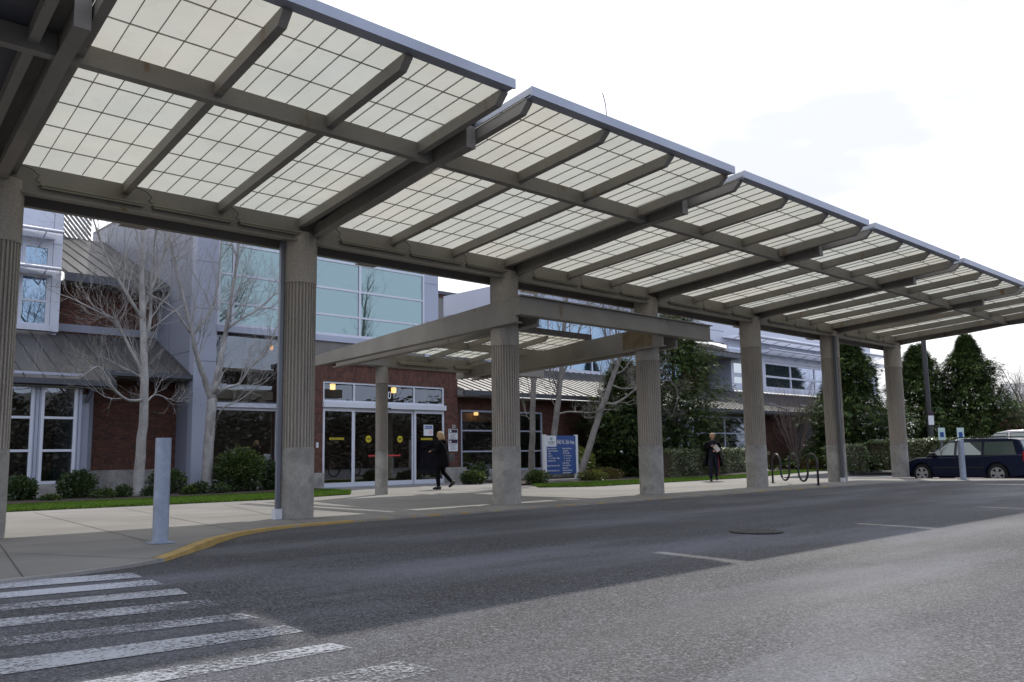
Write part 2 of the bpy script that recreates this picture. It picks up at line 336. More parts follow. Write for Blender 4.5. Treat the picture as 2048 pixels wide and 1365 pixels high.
xs = [-R, -60, -14]+[-14+i*.8 for i in range(1, 58)]+[45, 60, 75, 90, R]; ys = [-R, -60, -14, -12, -10]+[-10+i*.2 for i in range(1, 51)]+[2, 5, 30, 45, 60, 90, R]
for x in xs:
    for y in ys: mb.v.append((x, y, zroad(x, y)))
ny = len(ys)
for i in range(len(xs)-1):
    for j in range(ny-1): mb.f.append((i*ny+j, (i+1)*ny+j, (i+1)*ny+j+1, i*ny+j+1)); mb.mi.append(0)
mb.build('ground', 'asphalt', kind='structure', smooth=True)
# kerb line of the pavement (from the crossing at the left round to the car park)
kerb = [(-14, -5.6), (-6, -5.25), (-3, -5.0), (-.71, -4.71), (-.11, -4.62), (.36, -4.45), (.84, -4.15), (1.3, -3.6), (1.75, -3.0), (2.2, -2.45), (2.72, -1.98), (3.3, -1.62), (4.0, -1.42),
        (4.9, -1.34), (6.4, -1.32), (8.8, -1.32), (10.6, -1.38), (14.0, -1.38), (17.5, -1.45), (20.2, -1.58), (23, -1.8), (24.3, -2.15), (25.2, -3.4), (25.9, -4.6), (26.6, -6.2), (27.4, -8.5)]
back = [(29.4, -8.5), (28.0, -4.6), (26.95, -1.9), (26.3, 1.2), (26.2, 3.4), (27.6, 4.0), (44, 7.4), (44, 14.5), (-14, 14.5)]
mb = MB(); mb.prism(kerb+back, ZR-.25, 0.0); mb.build('pavement', 'paving', kind='structure')
def offset(line, d):
    r = []
    for i, p in enumerate(line):
        a = Vector(line[max(0, i-1)]); b = Vector(line[min(len(line)-1, i+1)]); t = (b-a).normalized(); n = Vector((-t.y, t.x)); q = Vector(p)+n*d; r.append((q.x, q.y))
    return r
def strip(line, d0, d1, z, name, m_, **k):
    a = offset(line, d0); b = offset(line, d1); mb = MB()
    for i in range(len(line)-1): mb.quad((*a[i], z), (*a[i+1], z), (*b[i+1], z), (*b[i], z))
    return mb.build(name, m_, kind='structure', **k)
# kerb stone: proud of the slab by 4 mm, joint behind it; yellow painted length
def kerbstone(line, name, m_, w=.12):
    a = offset(line, -.012); b = offset(line, w); mb = MB()
    for i in range(len(line)-1):
        mb.hexa([(*a[i], ZR-.02), (*a[i+1], ZR-.02), (*b[i+1], ZR-.02), (*b[i], ZR-.02), (*a[i], .004), (*a[i+1], .004), (*b[i+1], .004), (*b[i], .004)])
    o = mb.build(name, m_, kind='structure'); return o
MT['kerb'] = mat('kerb concrete', (.25, .24, .225), .85, var=.16, scale=2, fine=.1)
MT['kerb_worn'] = mat('kerb with last traces of yellow', (.27, .25, .22), .85, var=.16, scale=2, fine=.1, stain=(3, (.5, .62), (.38, .27, .10), None))
MT['joint'] = mat('dark joint', (.07, .066, .06), .9)
kerbstone(kerb[:7], 'kerb', 'kerb'); kerbstone(kerb[6:14], 'kerb', 'kerb_yellow'); kerbstone(kerb[13:20], 'kerb', 'kerb_worn'); kerbstone(kerb[19:], 'kerb', 'kerb')
strip(kerb, .12, .13, .005, 'kerb_joint', 'joint')
# slab joints
mb = MB()
def jl(a, b, w=.012):
    a = Vector(a); b = Vector(b); t = (b-a).normalized(); n = Vector((-t.y, t.x))*w/2
    mb.quad((*(a-n), .004), (*(b-n), .004), (*(b+n), .004), (*(a+n), .004))
for (p, q) in (((68, 1025.6), (301, 1085)), ((246, 1017), (472, 1061)), ((0, 1090), (46, 1155)), ((0, 1107), (26, 1107)), ((26, 1107), (330, 1120)), ((448, 1010), (610, 1046))):
    a = G(*p); b = G(*q); jl((a.x, a.y), (b.x, b.y))
for x in (-9, -5.6, -2.3): jl((x, -5.0), (x+.9, 5.6))
for x in (5.9, 8.0, 10.1, 12.2, 14.3, 16.4, 18.5, 20.6, 22.7, 24.8): jl((x, -1.2), (x+.55, 3.9))
for y in (1.35,): jl((3.9, y), (26.2, y+.3))
for x in (11.2, 13.1, 15.0, 16.8): jl((x, 4.2), (x+.8, 11.4))
for y in (6.2, 8.9): jl((10.6, y), (18.0, y))
mb.build('pavement_joints', 'joint', kind='structure')
# rubbed edge of the car park apron, red painted kerb beyond the pavement
mb = MB(); mb.hexa([(26.42, .9, ZR-.2), (26.56, .9, ZR-.2), (28.15, -4.6, ZR-.2), (28.0, -4.6, ZR-.2), (26.42, .9, .006), (26.56, .9, .006), (28.15, -4.6, .006), (28.0, -4.6, .006)])
MT['kerb_red'] = mat('worn red kerb paint', (.16, .05, .03), .8, var=.3); mb.build('kerb', 'kerb_red', kind='structure')

# crossing stripes and parking lines, each a worn coat of paint 4 mm above the asphalt
def pstripe(pts, m_, name='crossing_stripe'):
    a, b, c, d = pts; mb = MB(); nx = 26; ny_ = 3
    for i in range(nx+1):
        for j in range(ny_+1):
            p = (a.lerp(b, i/nx)).lerp(d.lerp(c, i/nx), j/ny_); mb.v.append((p.x, p.y, zroad(p.x, p.y)+.005))
    for i in range(nx):
        for j in range(ny_): k = i*(ny_+1)+j; mb.f.append((k, k+1, k+ny_+2, k+ny_+1)); mb.mi.append(0)
    return mb.build(name, m_, kind='structure')
def gz(x, y):
    p = G(x, y, ZR)
    for _ in range(6): p = G(x, y, zroad(p.x, p.y))
    return p
rows = [((0, 1165.5), (263, 1147), (286, 1156), (0, 1179), 'paint_a'), ((0, 1187), (304, 1161), (326, 1170), (0, 1198.5), 'paint_a'),
        ((0, 1211), (355, 1178.5), (377, 1189), (0, 1223.5), 'paint_b'), ((0, 1240), (412, 1200), (443, 1212.5), (0, 1256), 'paint_b'),
        ((0, 1277), (480, 1228), (518, 1237), (0, 1296), 'paint_b'), ((0, 1322), (569, 1252), (610, 1265), (0, 1352), 'paint_b'),
        ((0, 1392), (662, 1288), (706, 1298), (60, 1410), 'paint_b'), ((420, 1400), (800, 1324), (880, 1342), (560, 1420), 'paint_c')]
for a, b, c, d, m_ in rows:
    A, B_, C_, D_ = gz(*a), gz(*b), gz(*c), gz(*d)
    A2 = B_+(A-B_)*4.5; D2 = C_+(D_-C_)*4.5
    pstripe([A2, B_, C_, D2], m_)
# manhole
c = G(1513, 1064, -.09); ZM = zroad(c.x, c.y)+.012; t_ = empty('manhole_cover', (c.x, c.y, ZM), 'round cast iron manhole cover set flush in the shaded asphalt', 'manhole cover')
MT['iron'] = mat('cast iron', (.035, .034, .034), .5, metal=.5, var=.2, scale=8)
mb = MB(); mb.lathe([(.34, -.03), (.34, .004), (.315, .005), (.315, .003)], 48, c=(c.x, c.y, ZM)); mb.build('rim', 'iron', t_)
mb = MB(); mb.lathe([(.31, .001), (.31, .004), (0.001, .007)], 48, c=(c.x, c.y, ZM)); mb.build('lid', 'iron', t_)
mb = MB()
for r in (.05, .10, .15, .20, .25, .29):
    n = max(6, int(r*50))
    for k in range(n):
        a0 = 2*math.pi*(k+.12)/n; a1 = 2*math.pi*(k+.85)/n
        mb.hexa([(c.x+rr*math.cos(a), c.y+rr*math.sin(a), ZM+zz) for zz in (.003, .008) for rr, a in ((r-.009, a0), (r+.009, a0), (r+.009, a1), (r-.009, a1))])
MT['iron_l'] = mat('worn iron studs', (.12, .115, .11), .4, metal=.6); mb.build('tread_studs', 'iron_l', t_)
# lawn strips and planting beds
def gpts(l, z=0): return [(G(x, y, 0).x, G(x, y, 0).y) for x, y in l]
lawn1 = [(-14, 6.3), (2.17, 6.55), (4.8, 6.35), (7.8, 6.15), (10.3, 6.8), (11.4, 8.4), (11.7, 9.9), (8.6, 9.1), (4.5, 9.0), (-14, 9.0)]
lawn2 = [(15.9, 5.4), (17.0, 4.35), (22.8, 4.5), (26.4, 4.65), (36, 7.2), (43.5, 8.4), (43.5, 9.6), (35, 8.3), (27, 6.1), (22.8, 6.6), (17.2, 7.0)]
bed1 = [(-14, 9.0), (4.5, 9.0), (8.6, 9.1), (11.7, 9.9), (12.0, 11.6), (12.0, 13.6), (-14, 13.6)]
bed2 = [(18.55, 9.9), (16.9, 7.6), (17.2, 7.0), (22.8, 6.6), (27, 6.1), (35, 8.3), (43.5, 9.6), (43.5, 12.6), (18.55, 12.6)]
for nm, pl, m_, z in (('lawn_soil', lawn1, 'mulch', .012), ('lawn_soil', lawn2, 'mulch', .012), ('planting_bed', bed1, 'mulch', .05), ('planting_bed', bed2, 'mulch', .05)):
    mb = MB(); mb.prism(pl, -.04, z); mb.build(nm, m_, kind='structure')
def inside(p, poly):
    x, y = p; r = False; n = len(poly)
    for i in range(n):
        x1, y1 = poly[i]; x2, y2 = poly[(i+1) % n]
        if (y1 > y) != (y2 > y) and x < (x2-x1)*(y-y1)/(y2-y1)+x1: r = not r
    return r
def grass_on(poly, n, name, x0, x1, hmin=.035, hmax=.075):
    ys = [p[1] for p in poly]; mb = MB(); c = 0
    while c < n:
        x = rnd.uniform(x0, x1); y = rnd.uniform(min(ys), max(ys))
        if not inside((x, y), poly): continue
        c += 1; a = rnd.uniform(0, 6.28); w = rnd.uniform(.01, .02)*1.6; h = rnd.uniform(hmin, hmax); dx, dy = math.cos(a)*w, math.sin(a)*w
        lx, ly = rnd.uniform(-.03, .03), rnd.uniform(-.03, .03)
        mb.add([(x-dx, y-dy, .01), (x+dx, y+dy, .01), (x+lx, y+ly, .012+h)], [(0, 1, 2)])
    return mb.build(name, 'grass', kind='stuff')
grass_on(lawn1, 42000, 'lawn', -1, 11.8)
grass_on(lawn2, 42000, 'lawn', 15.8, 43.5)
# ------------------------------------------------------------ drive-up canopy
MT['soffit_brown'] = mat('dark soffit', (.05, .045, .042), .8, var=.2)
S = 4.71; SK = .105; DX = .2
def kalwall():
    m, t, o = new_mat('translucent fibreglass panel'); v = coords(t)
    k = noise_ramp(t, v, 1.3, .3, .7, .94, 1.05); k2 = noise_ramp(t, v, .35, .35, .65, 0, 1)
    c = mixrgb(t, 'MIX', k2, (.57, .58, .53), (.61, .585, .505)); s = t.nodes.new('ShaderNodeVectorMath'); s.operation = 'SCALE'
    dm = noise_ramp(t, v, 4.5, .56, .74, 0, .20, detail=6, rough=.7); c = mixrgb(t, 'MIX', dm, c, (.36, .33, .24))
    t.links.new(c, s.inputs[0]); t.links.new(k, s.inputs['Scale'])
    d = t.nodes.new('ShaderNodeBsdfDiffuse'); tl = t.nodes.new('ShaderNodeBsdfTranslucent'); t.links.new(s.outputs[0], tl.inputs[0]); t.links.new(s.outputs[0], d.inputs[0])
    ms = t.nodes.new('ShaderNodeMixShader'); ms.inputs[0].default_value = .46
    t.links.new(d.outputs[0], ms.inputs[1]); t.links.new(tl.outputs[0], ms.inputs[2]); t.links.new(ms.outputs[0], o.inputs[0]); return m
MT['kalwall'] = kalwall()
SLOPE = .0585
def zp(v): return 4.86-SLOPE*v               # underside of the panels at depth v (negative towards the road)
def cx(u, v): return u+SK*v
canopy = empty('drive_up_canopy', (0, 0, 0), 'long cantilevered metal canopy with translucent gridded panels on fluted concrete columns along the kerb', 'canopy')
def sbar(mb, u0, u1, v0, v1, zt0, zb0, zt1, zb1, sk=SK):
    """bar from v0 to v1 between u0 and u1; top/bottom heights at each end"""
    X = lambda u, v: u+sk*v
    return mb.hexa([(X(u0, v0), v0, zb0), (X(u1, v0), v0, zb0), (X(u1, v1), v1, zb1), (X(u0, v1), v1, zb1),
                    (X(u0, v0), v0, zt0), (X(u1, v0), v0, zt0), (X(u1, v1), v1, zt1), (X(u0, v1), v1, zt1)])
VO = -5.80; VP = -3.78
# columns
def column_mesh(r, h, zb, zt, nf=32):
    b = MB(); n = 48
    b.lathe([(r, 0), (r, zb-.012), (r-.008, zb-.011), (r-.008, zb)], n); base = b
    fl = MB(); prof = []
    m = nf*8
    def ring(z, amp):
        for k in range(m):
            a = 2*math.pi*(k//8+(0, .15, .30, .44, .50, .64, .80, .93)[k % 8])/nf; ph = k % 8
            d = 0 if ph < 4 else -amp*.85*(1 if ph > 4 else .75)
            fl.v.append(((r-.006+d)*math.cos(a), (r-.006+d)*math.sin(a), z))
    zs = [zb, zb+.001, zt-.001, zt]
    ring(zb, .0); ring(zb+.003, 0.032); ring(zt-.003, 0.032); ring(zt, 0)
    for i in range(3):
        for k in range(m): fl.f.append((i*m+k, i*m+(k+1) % m, (i+1)*m+(k+1) % m, (i+1)*m+k)); fl.mi.append(0)
    c = MB(); c.lathe([(r, zt), (r, h)], n)
    return base, fl, c
def make_column(x, y, h, zt, r=.286, zb=1.118, parent=canopy, rings=False):
    base, fl, cap = column_mesh(r, h, zb, zt)
    e = bpy.data.objects.new('column', None); col.objects.link(e); e.parent = parent; e.location = (x-parent.location.x, y-parent.location.y, -parent.location.z)
    for q, nm, m_ in ((base, 'base', 'concrete_base'), (fl, 'fluted_shaft', 'concrete'), (cap, 'capital', 'concrete')):
        o = q.build(nm, m_); o.parent = e
    for o in e.children: smooth_by_angle(o, 25) if o.name.startswith('flut') else smooth_by_angle(o, 40)
    return e
cols = {}
for k in range(-1, 7):
    if k == 2 or k == 3: continue
    if k == 0: cols[0] = make_column(0, 0, 4.64, 3.798)
    else:
        c_ = copy_tree(cols[0]) if 0 in cols else None
        if c_ is None: cols[0] = make_column(0, 0, 4.64, 3.798); c_ = copy_tree(cols[0])
        c_.parent = canopy; c_.location = (k*S, 0, 0); cols[k] = c_
        c_.rotation_euler = (0, 0, k*1.3)
cols[2] = make_column(2*S, 0, 4.64, 3.12); cols[3] = copy_tree(cols[2]); cols[3].parent = canopy; cols[3].location = (3*S, 0, 0); cols[3].rotation_euler = (0, 0, 2)
cols[0].location.x = .24
# gutter beams, purlins, rafters, panels
for k in range(0, 7):
    x0 = (k-1)*S+DX; x1 = x0+S
    mb = MB(); g0, g1 = x0+.003, x1
    if k == 6: g1 = x1+.12
    mb.box(g0, g1, -.19, -.11, 4.49, 4.868); mb.box(g0, g1, -.1095, -.03, 4.49, 4.505); mb.box(g0, g1, .27, .33, 4.43, 4.80)
    md_ = MB(); md_.box(g0, g1, -.1085, .269, 4.64, 4.68); md_.build('gutter_void_shade', 'soffit_brown', canopy)  # dark plate standing in for the shade of the hollow behind the web
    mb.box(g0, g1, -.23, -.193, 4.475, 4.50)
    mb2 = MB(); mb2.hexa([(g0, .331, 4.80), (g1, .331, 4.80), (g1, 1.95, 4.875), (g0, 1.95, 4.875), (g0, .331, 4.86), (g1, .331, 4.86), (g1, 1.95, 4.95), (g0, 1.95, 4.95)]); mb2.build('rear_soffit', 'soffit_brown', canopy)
    mb2 = MB(); mb2.box(g0+2.3, g0+2.75, 1.7, 2.08, 4.84, 4.874); mb2.build('scupper', 'steel', canopy)
    mb2 = MB(); mb2.box(g0, g1, 1.951, 1.99, 4.86, 4.99); mb2.build('rear_fascia', 'steel', canopy)
    mb.build('gutter_beam', 'steel', canopy)
    mb = MB(); p0, p1 = x0+.05, x1-.05
    zt = zp(VP)-.004
    vp0, vp1 = VP-.06, VP+.06
    mb.hexa([(cx(p0, vp0), vp0, zt-.215), (cx(p1, vp0), vp0, zt-.215), (cx(p1, vp1), vp1, zt-.215), (cx(p0, vp1), vp1, zt-.215),
             (cx(p0, vp0), vp0, zt), (cx(p1, vp0), vp0, zt), (cx(p1, vp1), vp1, zt), (cx(p0, vp1), vp1, zt)])
    mb.build('purlin', 'steel', canopy)
    for j, u in enumerate((.145, 1.60, 3.04, 4.44)):
        u = x0+u; hw = .05; mb = MB(); d = .155
        for a_, b_ in ((-.195, VP+.063), (VP-.063, -5.54)):
            sbar(mb, u-hw, u+hw, a_, b_, zp(a_)-.005, zp(a_)-d, zp(b_)-.005, zp(b_)-d)
        # canted end
        X = cx
        a_, b_ = -5.54, -5.67
        sbar(mb, u-hw, u+hw, a_-.0005, b_, zp(a_)-.005, zp(a_)-d, zp(b_)-.005, zp(b_)-.05)
        mb.build('rafter', 'steel', canopy)
    # panel sheet, fascia frame and grid
    dark = (k == 0)
    ua, ub = x0+.09, x1-.22
    z_in, z_out = zp(-.19), zp(VO)
    mb = MB()
    if dark:
        sbar(mb, ua, ub, -.19, VO+.03, zp(-.19)+.06, zp(-.19), z_out+.06, z_out); mb.build('deck_panel', 'dark_deck', canopy)
    else:
        mb.quad((cx(ub, .12), .12, zp(.12)+.03), (cx(ua, .12), .12, zp(.12)+.03), (cx(ua, VO+.03), VO+.03, z_out+.03), (cx(ub, VO+.03), VO+.03, z_out+.03))
        pn = mb.build('translucent_panel', 'kalwall', canopy)
    mb = MB(); t_ = .02
    sbar(mb, ua-t_, ub+t_, VO, VO+.029, z_out+.085, z_out-.03, z_out+.085, z_out-.03)   # outer fascia
    sbar(mb, ua-t_, ua, VO+.03, .1, z_out+.08, z_out-.005, zp(.1)+.08, zp(.1)+.002)
    sbar(mb, ub, ub+t_, VO+.03, .1, z_out+.08, z_out-.005, zp(.1)+.08, zp(.1)+.002)
    sbar(mb, ua, ub, VO+.03, VO+.16, z_out+.022, z_out-.028, z_out+.02, z_out-.03)      # flange under the edge
    mb.build('fascia', 'steel_blue', canopy)
    if not dark:
        mb = MB(); gw = .0030; e = .012
        for j in range(3):
            a_ = x0+(.145, 1.60, 3.04)[j]; b_ = x0+(1.60, 3.04, 4.44)[j]
            for q in range(1, 5):
                u = a_+.05+(b_-a_-.1)*q/5+(.0)
                sbar(mb, u-gw, u+gw, -.2, VO+.16, zp(-.2)+e, zp(-.2)-.004, zp(VO+.16)+e, zp(VO+.16)-.004)
        v = -.19-.71
        while v > VO+.25:
            sbar(mb, ua, ub, v-gw*.8, v+gw*.8, zp(v)+e+.004, zp(v)+.0, zp(v)+e+.004, zp(v)+.0); v -= .71
        mb.build('panel_grid', 'gridbar', canopy)
    # strip lamps on the face of the gutter beam, with their cables
    if True:
        for a_, b_ in ((x0+.45, x0+1.85), (x0+1.95, x0+3.2), (x0+3.3, x0+4.4)):
            mb = MB(); mb.box(a_, b_, -.262, -.194, 4.605, 4.622); mb.box(a_+.02, b_-.02, -.245, -.2, 4.575, 4.604)
            mb.build('strip_lamp', 'tube', canopy)
            mb = MB(); mb.tube([(a_-.28, -.22, zp(-.2)-.02), (a_-.1, -.24, 4.80), (a_-.02, -.25, 4.73), (a_-.06, -.25, 4.66), (a_, -.25, 4.63)], .007, 5)
            mb.build('cable', 'cable', canopy)
# cantilever beams over each column: shallow at the gutter, deep at the free end
for k in range(0, 7):
    u = k*S+DX; hw = .045; mb = MB()
    st = [(-.2, 4.76, 4.60), (-.9, 4.84, 4.66), (-1.7, 4.93, 4.70), (-2.5, 5.0, 4.745), (-3.2, 5.05, 4.80), (-3.75, 5.07, 4.85), (-4.62, 5.12, 4.865)]
    for (a_, t0, b0), (b_, t1, b1) in zip(st, st[1:]):
        sbar(mb, u-hw, u+hw, a_, b_, t0, b0, t1, b1)
        sbar(mb, u-.075, u+.075, a_, b_, b0, b0-.02, b1, b1-.02)
    sbar(mb, u-.075, u+.075, -4.621, -4.65, 5.135, 4.84, 5.135, 4.84)
    mb.build('cantilever_beam', 'steel', canopy)
    mb = MB(); sbar(mb, u-.235, u+.085, .12, -4.66, zp(.12)+.10, zp(.12)+.05, zp(-4.66)+.10, zp(-4.66)+.05); mb.build('gap_flashing', 'steel', canopy)
    mb = MB(); mb.box(u-.06, u+.06, -.30, -.232, 4.60, 4.70); mb.build('bracket', 'steel', canopy)
q = FY(1213, 232, -5.75); q1 = FY(1205, 186, -5.75); mb = MB(); mb.tube([q, q.lerp(q1, .5)+Vector((.02, 0, 0)), q1], .007, 5); mb.build('aerial', 'pipe', canopy)
# downspouts
p = MB(); x = S-.286-.05; y = -.02
p.box(x-.03, x+.03, y-.03, y+.03, .16, 4.47); p.build('downspout', 'pipe', canopy)
p = MB(); p.box(x-.075, x+.05, y-.075, y+.05, 0.0, .16); p.build('downspout_shoe', 'white', canopy)
p = MB(); x = 5*S-.24; y = -.27
p.box(x-.055, x+.035, y-.05, y+.04, .12, 4.47); p.box(x+.04, x+.055, y-.052, y+.0, .12, 4.47); p.build('downspout', 'pipe_dark', canopy)
p = MB(); p.box(x-.07, x+.06, y-.07, y+.04, 0.0, .12); p.build('downspout_shoe', 'white', canopy)

# ------------------------------------------------------------ lower canopy in front of the doors
low = empty('entrance_canopy', (2*S, 0, 0), 'lower metal canopy with translucent roof reaching from the kerb columns to the sliding doors', 'canopy')
KS = .205
LX = lambda x, y: x+KS*y
X2, X3 = 2*S, 3*S
def lbar(mb, x0, x1, y0, y1, t0, b0, t1, b1): return sbar(mb, x0, x1, y0, y1, t0, b0, t1, b1, KS)
# front beam along the road side with flanges
mb = MB(); xf0, xf1 = X2-.37, 15.63; yf = -.80
mb.box(xf0+.01, xf1, yf, yf+.10, 3.665, 4.005); mb.build('front_beam', 'steel', low)
mb = MB(); mb.box(xf0, xf1+.02, yf-.07, yf+.17, 4.006, 4.03); mb.build('beam_flange', 'steel', low)
mb = MB(); mb.box(xf0, xf1+.02, yf-.07, yf+.17, 3.64, 3.664); mb.build('beam_flange', 'steel', low)
for xx, dz in ((X2, 0), (X3, -.10)):
    ztp = lambda y: 3.965+dz-.068*y
    zbt = lambda y: 3.50+dz-.034*y
    for sx in (-1, 1):
        xa_, xb_ = (xx-.36, xx-.29) if sx < 0 else (xx+.29, xx+.36)
        mb = MB(); y0_ = yf+.175 if sx > 0 else yf+.101
        for a_, b_ in ((y0_, 3.2), (3.2, 6.6)):
            sbar(mb, xa_, xb_, a_, b_, ztp(a_), zbt(a_), ztp(b_), zbt(b_), 0)
            sbar(mb, xa_-(.03 if sx < 0 else .10), xb_+(.10 if sx < 0 else .03), a_, b_, zbt(a_)-.001, zbt(a_)-.024, zbt(b_)-.001, zbt(b_)-.024, 0)
        mb.build('side_beam', 'steel', low)
    mb = MB(); mb.box(xx-.288, xx+.288, -.25, .25, 3.55+dz, 3.90+dz) if 0 else mb.box(xx-.289, xx-.20, -.12, .12, 3.56+dz, 3.85+dz); mb.build('bracket', 'steel', low)
mb = MB(); sbar(mb, X3-.364, X3-.361, -.42, .45, 3.865+.02, 3.43, 3.825, 3.40, 0)
mb.build('rust_patch', 'rust', low)
# rear gutter beam with strip lamps, two small columns
YG = 6.1; zg = 3.31
mb = MB(); mb.box(9.95, 16.75, YG-.17, YG+.2, zg, zg+.33); mb.box(9.82, 9.90, YG-.16, YG+.2, zg-.03, zg+.34); mb.build('rear_gutter', 'steel', low)
for xx in (10.79, 15.42):
    make_column(xx, YG, zg, 2.86, r=.165, zb=1.10, parent=low)
for a_, b_ in ((11.2, 12.9), (13.1, 14.6)):
    mb = MB(); mb.box(a_, b_, YG-.26, YG-.173, zg+.11, zg+.145); mb.box(a_+.02, b_-.02, YG-.25, YG-.18, zg+.07, zg+.109); mb.build('strip_lamp', 'tube', low)
ls = .052                                                     # roof rises towards the road
def zl(y): return zg+.36+(YG-y)*ls*1.0
ya, yb, ym = YG-.17, 2.0, 3.9
xa, xb = X2+.12, X3-.12
mb = MB()
mb.quad((LX(xb, ya), ya, zl(ya)+.03), (LX(xa, ya), ya, zl(ya)+.03), (LX(xa, yb), yb, zl(yb)+.03), (LX(xb, yb), yb, zl(yb)+.03)); mb.build('translucent_panel', 'kalwall', low)
mb = MB(); lbar(mb, xa, xb, yb-.03, yb, zl(yb)+.12, zl(yb)-.03, zl(yb)+.12, zl(yb)-.03)
lbar(mb, xa-.02, xa, yb, ya, zl(yb)+.1, zl(yb)-.03, zl(ya)+.1, zl(ya)-.03); lbar(mb, xb, xb+.02, yb, ya, zl(yb)+.1, zl(yb)-.03, zl(ya)+.1, zl(ya)-.03); mb.build('fascia', 'steel', low)
mb = MB(); lbar(mb, xa, xb, ym-.05, ym+.05, zl(ym)-.004, zl(ym)-.19, zl(ym)-.004, zl(ym)-.19); mb.build('purlin', 'steel', low)
for j, u in enumerate((.08, .25, .5, .75, .92) if 0 else (.015, .34, .66, .985)):
    xx = xa+(xb-xa)*u; mb = MB()
    lbar(mb, xx-.04, xx+.04, ya-.002, ym+.053, zl(ya)-.005, zl(ya)-.13, zl(ym+.053)-.005, zl(ym+.053)-.13)
    lbar(mb, xx-.04, xx+.04, ym-.053, yb+.25, zl(ym-.053)-.005, zl(ym-.053)-.13, zl(yb+.25)-.005, zl(yb+.25)-.13)
    lbar(mb, xx-.04, xx+.04, yb+.249, yb+.13, zl(yb+.25)-.005, zl(yb+.25)-.13, zl(yb+.13)-.005, zl(yb+.13)-.04)
    mb.build('rafter', 'steel', low)
mb = MB()
for q in range(1, 15):
    if q % 5 == 0: continue
    xx = xa+(xb-xa)*q/15; lbar(mb, xx-.007, xx+.007, ya, yb+.02, zl(ya)+.012, zl(ya)-.003, zl(yb)+.012, zl(yb)-.003)
y = ya-.71
while y > yb+.2: lbar(mb, xa, xb, y-.006, y+.006, zl(y)+.016, zl(y), zl(y)+.016, zl(y)); y -= .71
mb.build('panel_grid', 'gridbar', low)
# ------------------------------------------------------------ the clinic building
bld = empty('clinic_building', (8.63, 12.6, 0), 'large clinic building of brick, pale metal cladding and teal glass behind the canopy', 'building')
def bp(mb, name, m_, parent=bld, **k): return mb.build(name, m_, parent, **k)
def xz(x, y, Y): p = FY(x, y, Y); return p.x, p.z
def wbox(name, m_, x0, x1, y0, y1, z0, z1, parent=bld, **k): return MB().box(x0, x1, y0, y1, z0, z1).build(name, m_, parent, **k)
def window(x0, x1, z0, z1, Y, nx=1, rails=(), fw=.06, gm='glass_dark', fm='white', parent=bld, mull=None, fd=.07, sub=None):
    """frame with mullions (one mesh) and its pane behind; front face of the frame at depth Y"""
    f = MB(); f.box(x0, x0+fw, Y, Y+fd, z0, z1); f.box(x1-fw, x1, Y, Y+fd, z0, z1); f.box(x0+fw, x1-fw, Y+.001, Y+fd, z1-fw, z1); f.box(x0+fw, x1-fw, Y+.001, Y+fd, z0, z0+fw)
    ms = mull if mull is not None else [x0+(x1-x0)*i/nx for i in range(1, nx)]
    for x in ms: f.box(x-fw/2, x+fw/2, Y+.002, Y+fd, z0+fw, z1-fw)
    for z in rails: f.box(x0+fw, x1-fw, Y+.006, Y+fd-.003, z-fw*.42, z+fw*.42)
    fo = f.build('window', fm, parent)
    g = MB(); g.quad((x0+fw*.8, Y+.04, z0+fw*.8), (x1-fw*.8, Y+.04, z0+fw*.8), (x1-fw*.8, Y+.04, z1-fw*.8), (x0+fw*.8, Y+.04, z1-fw*.8)); g.build('pane', gm, fo)
    return fo
# --- seamed roof helper: plane rising from the eave (Ye, ze) with slope s to Yt
def seam_roof(name, x0, x1, Ye, ze, s, Yt, pitch=.42, th=.05, parent=bld, seamh=.035, xl=None, xr=None, mat_='roof'):
    mb = MB(); zt = ze+s*(Yt-Ye)
    mb.hexa([(x0, Ye, ze-th), (x1, Ye, ze-th), (x1, Yt, zt-th), (x0, Yt, zt-th), (x0, Ye, ze), (x1, Ye, ze), (x1, Yt, zt), (x0, Yt, zt)])
    x = x0+.06
    while x < x1-.04:
        mb.hexa([(x-.012, Ye+.003, ze-.01), (x+.012, Ye+.003, ze-.01), (x+.012, Yt, zt-.01), (x-.012, Yt, zt-.01), (x-.012, Ye+.003, ze+seamh), (x+.012, Ye+.003, ze+seamh), (x+.012, Yt, zt+seamh), (x-.012, Yt, zt+seamh)]); x += pitch
    return mb.build(name, mat_, parent)
def gutter(x0, x1, Ye, ze, parent=bld, h=.16, m_='gutter'):
    mb = MB(); mb.box(x0, x1, Ye-.13, Ye+.02, ze-h-.02, ze-.055); return mb.build('gutter', m_, parent)
XC = 8.63                        # corner of the glass tower
# ---------- left wing, ground floor bay (windows)
YB = 12.2
xb1 = xz(160, 900, YB)[0]
zb0, zb1 = .40, 3.12
wins = [(xz(-64, 900, YB)[0], xz(-9, 900, YB)[0]), (xz(-1, 900, YB)[0], xz(63, 900, YB)[0]), (xz(78, 900, YB)[0], xz(150, 900, YB)[0])]
bx0 = -6.0
w3 = [(wins[1][0]-1.75*i, wins[1][1]-1.75*i) for i in (1, 2, 3)]
allw = [x for x in w3[::-1]]+wins[1:]
wt = xz(110, 771, YB)[1]; wb = xz(110, 968, YB)[1]; r1 = xz(110, 836, YB)[1]; r2 = xz(110, 901.5, YB)[1]
mb = MB(); prev = bx0
for a, b in allw: mb.box(prev, a, YB+.01, YB+.2, wb, 3.3); mb.box(a, b, YB+.01, YB+.2, wt, 3.3); prev = b
mb.box(prev, xb1, YB+.01, YB+.2, wb, 3.3); mb.box(xb1-.2, xb1, YB+.2, 13.7, .0, 3.3)
mb.build('cladding', 'lav', bld)
wbox('base', 'concrete_base', bx0, xb1+.02, YB-.03, YB+.25, -.05, wb-.002)
for a, b in allw: window(a, b, wb, wt, YB-.015, rails=(r1, r2), fw=.075)
mb = MB()
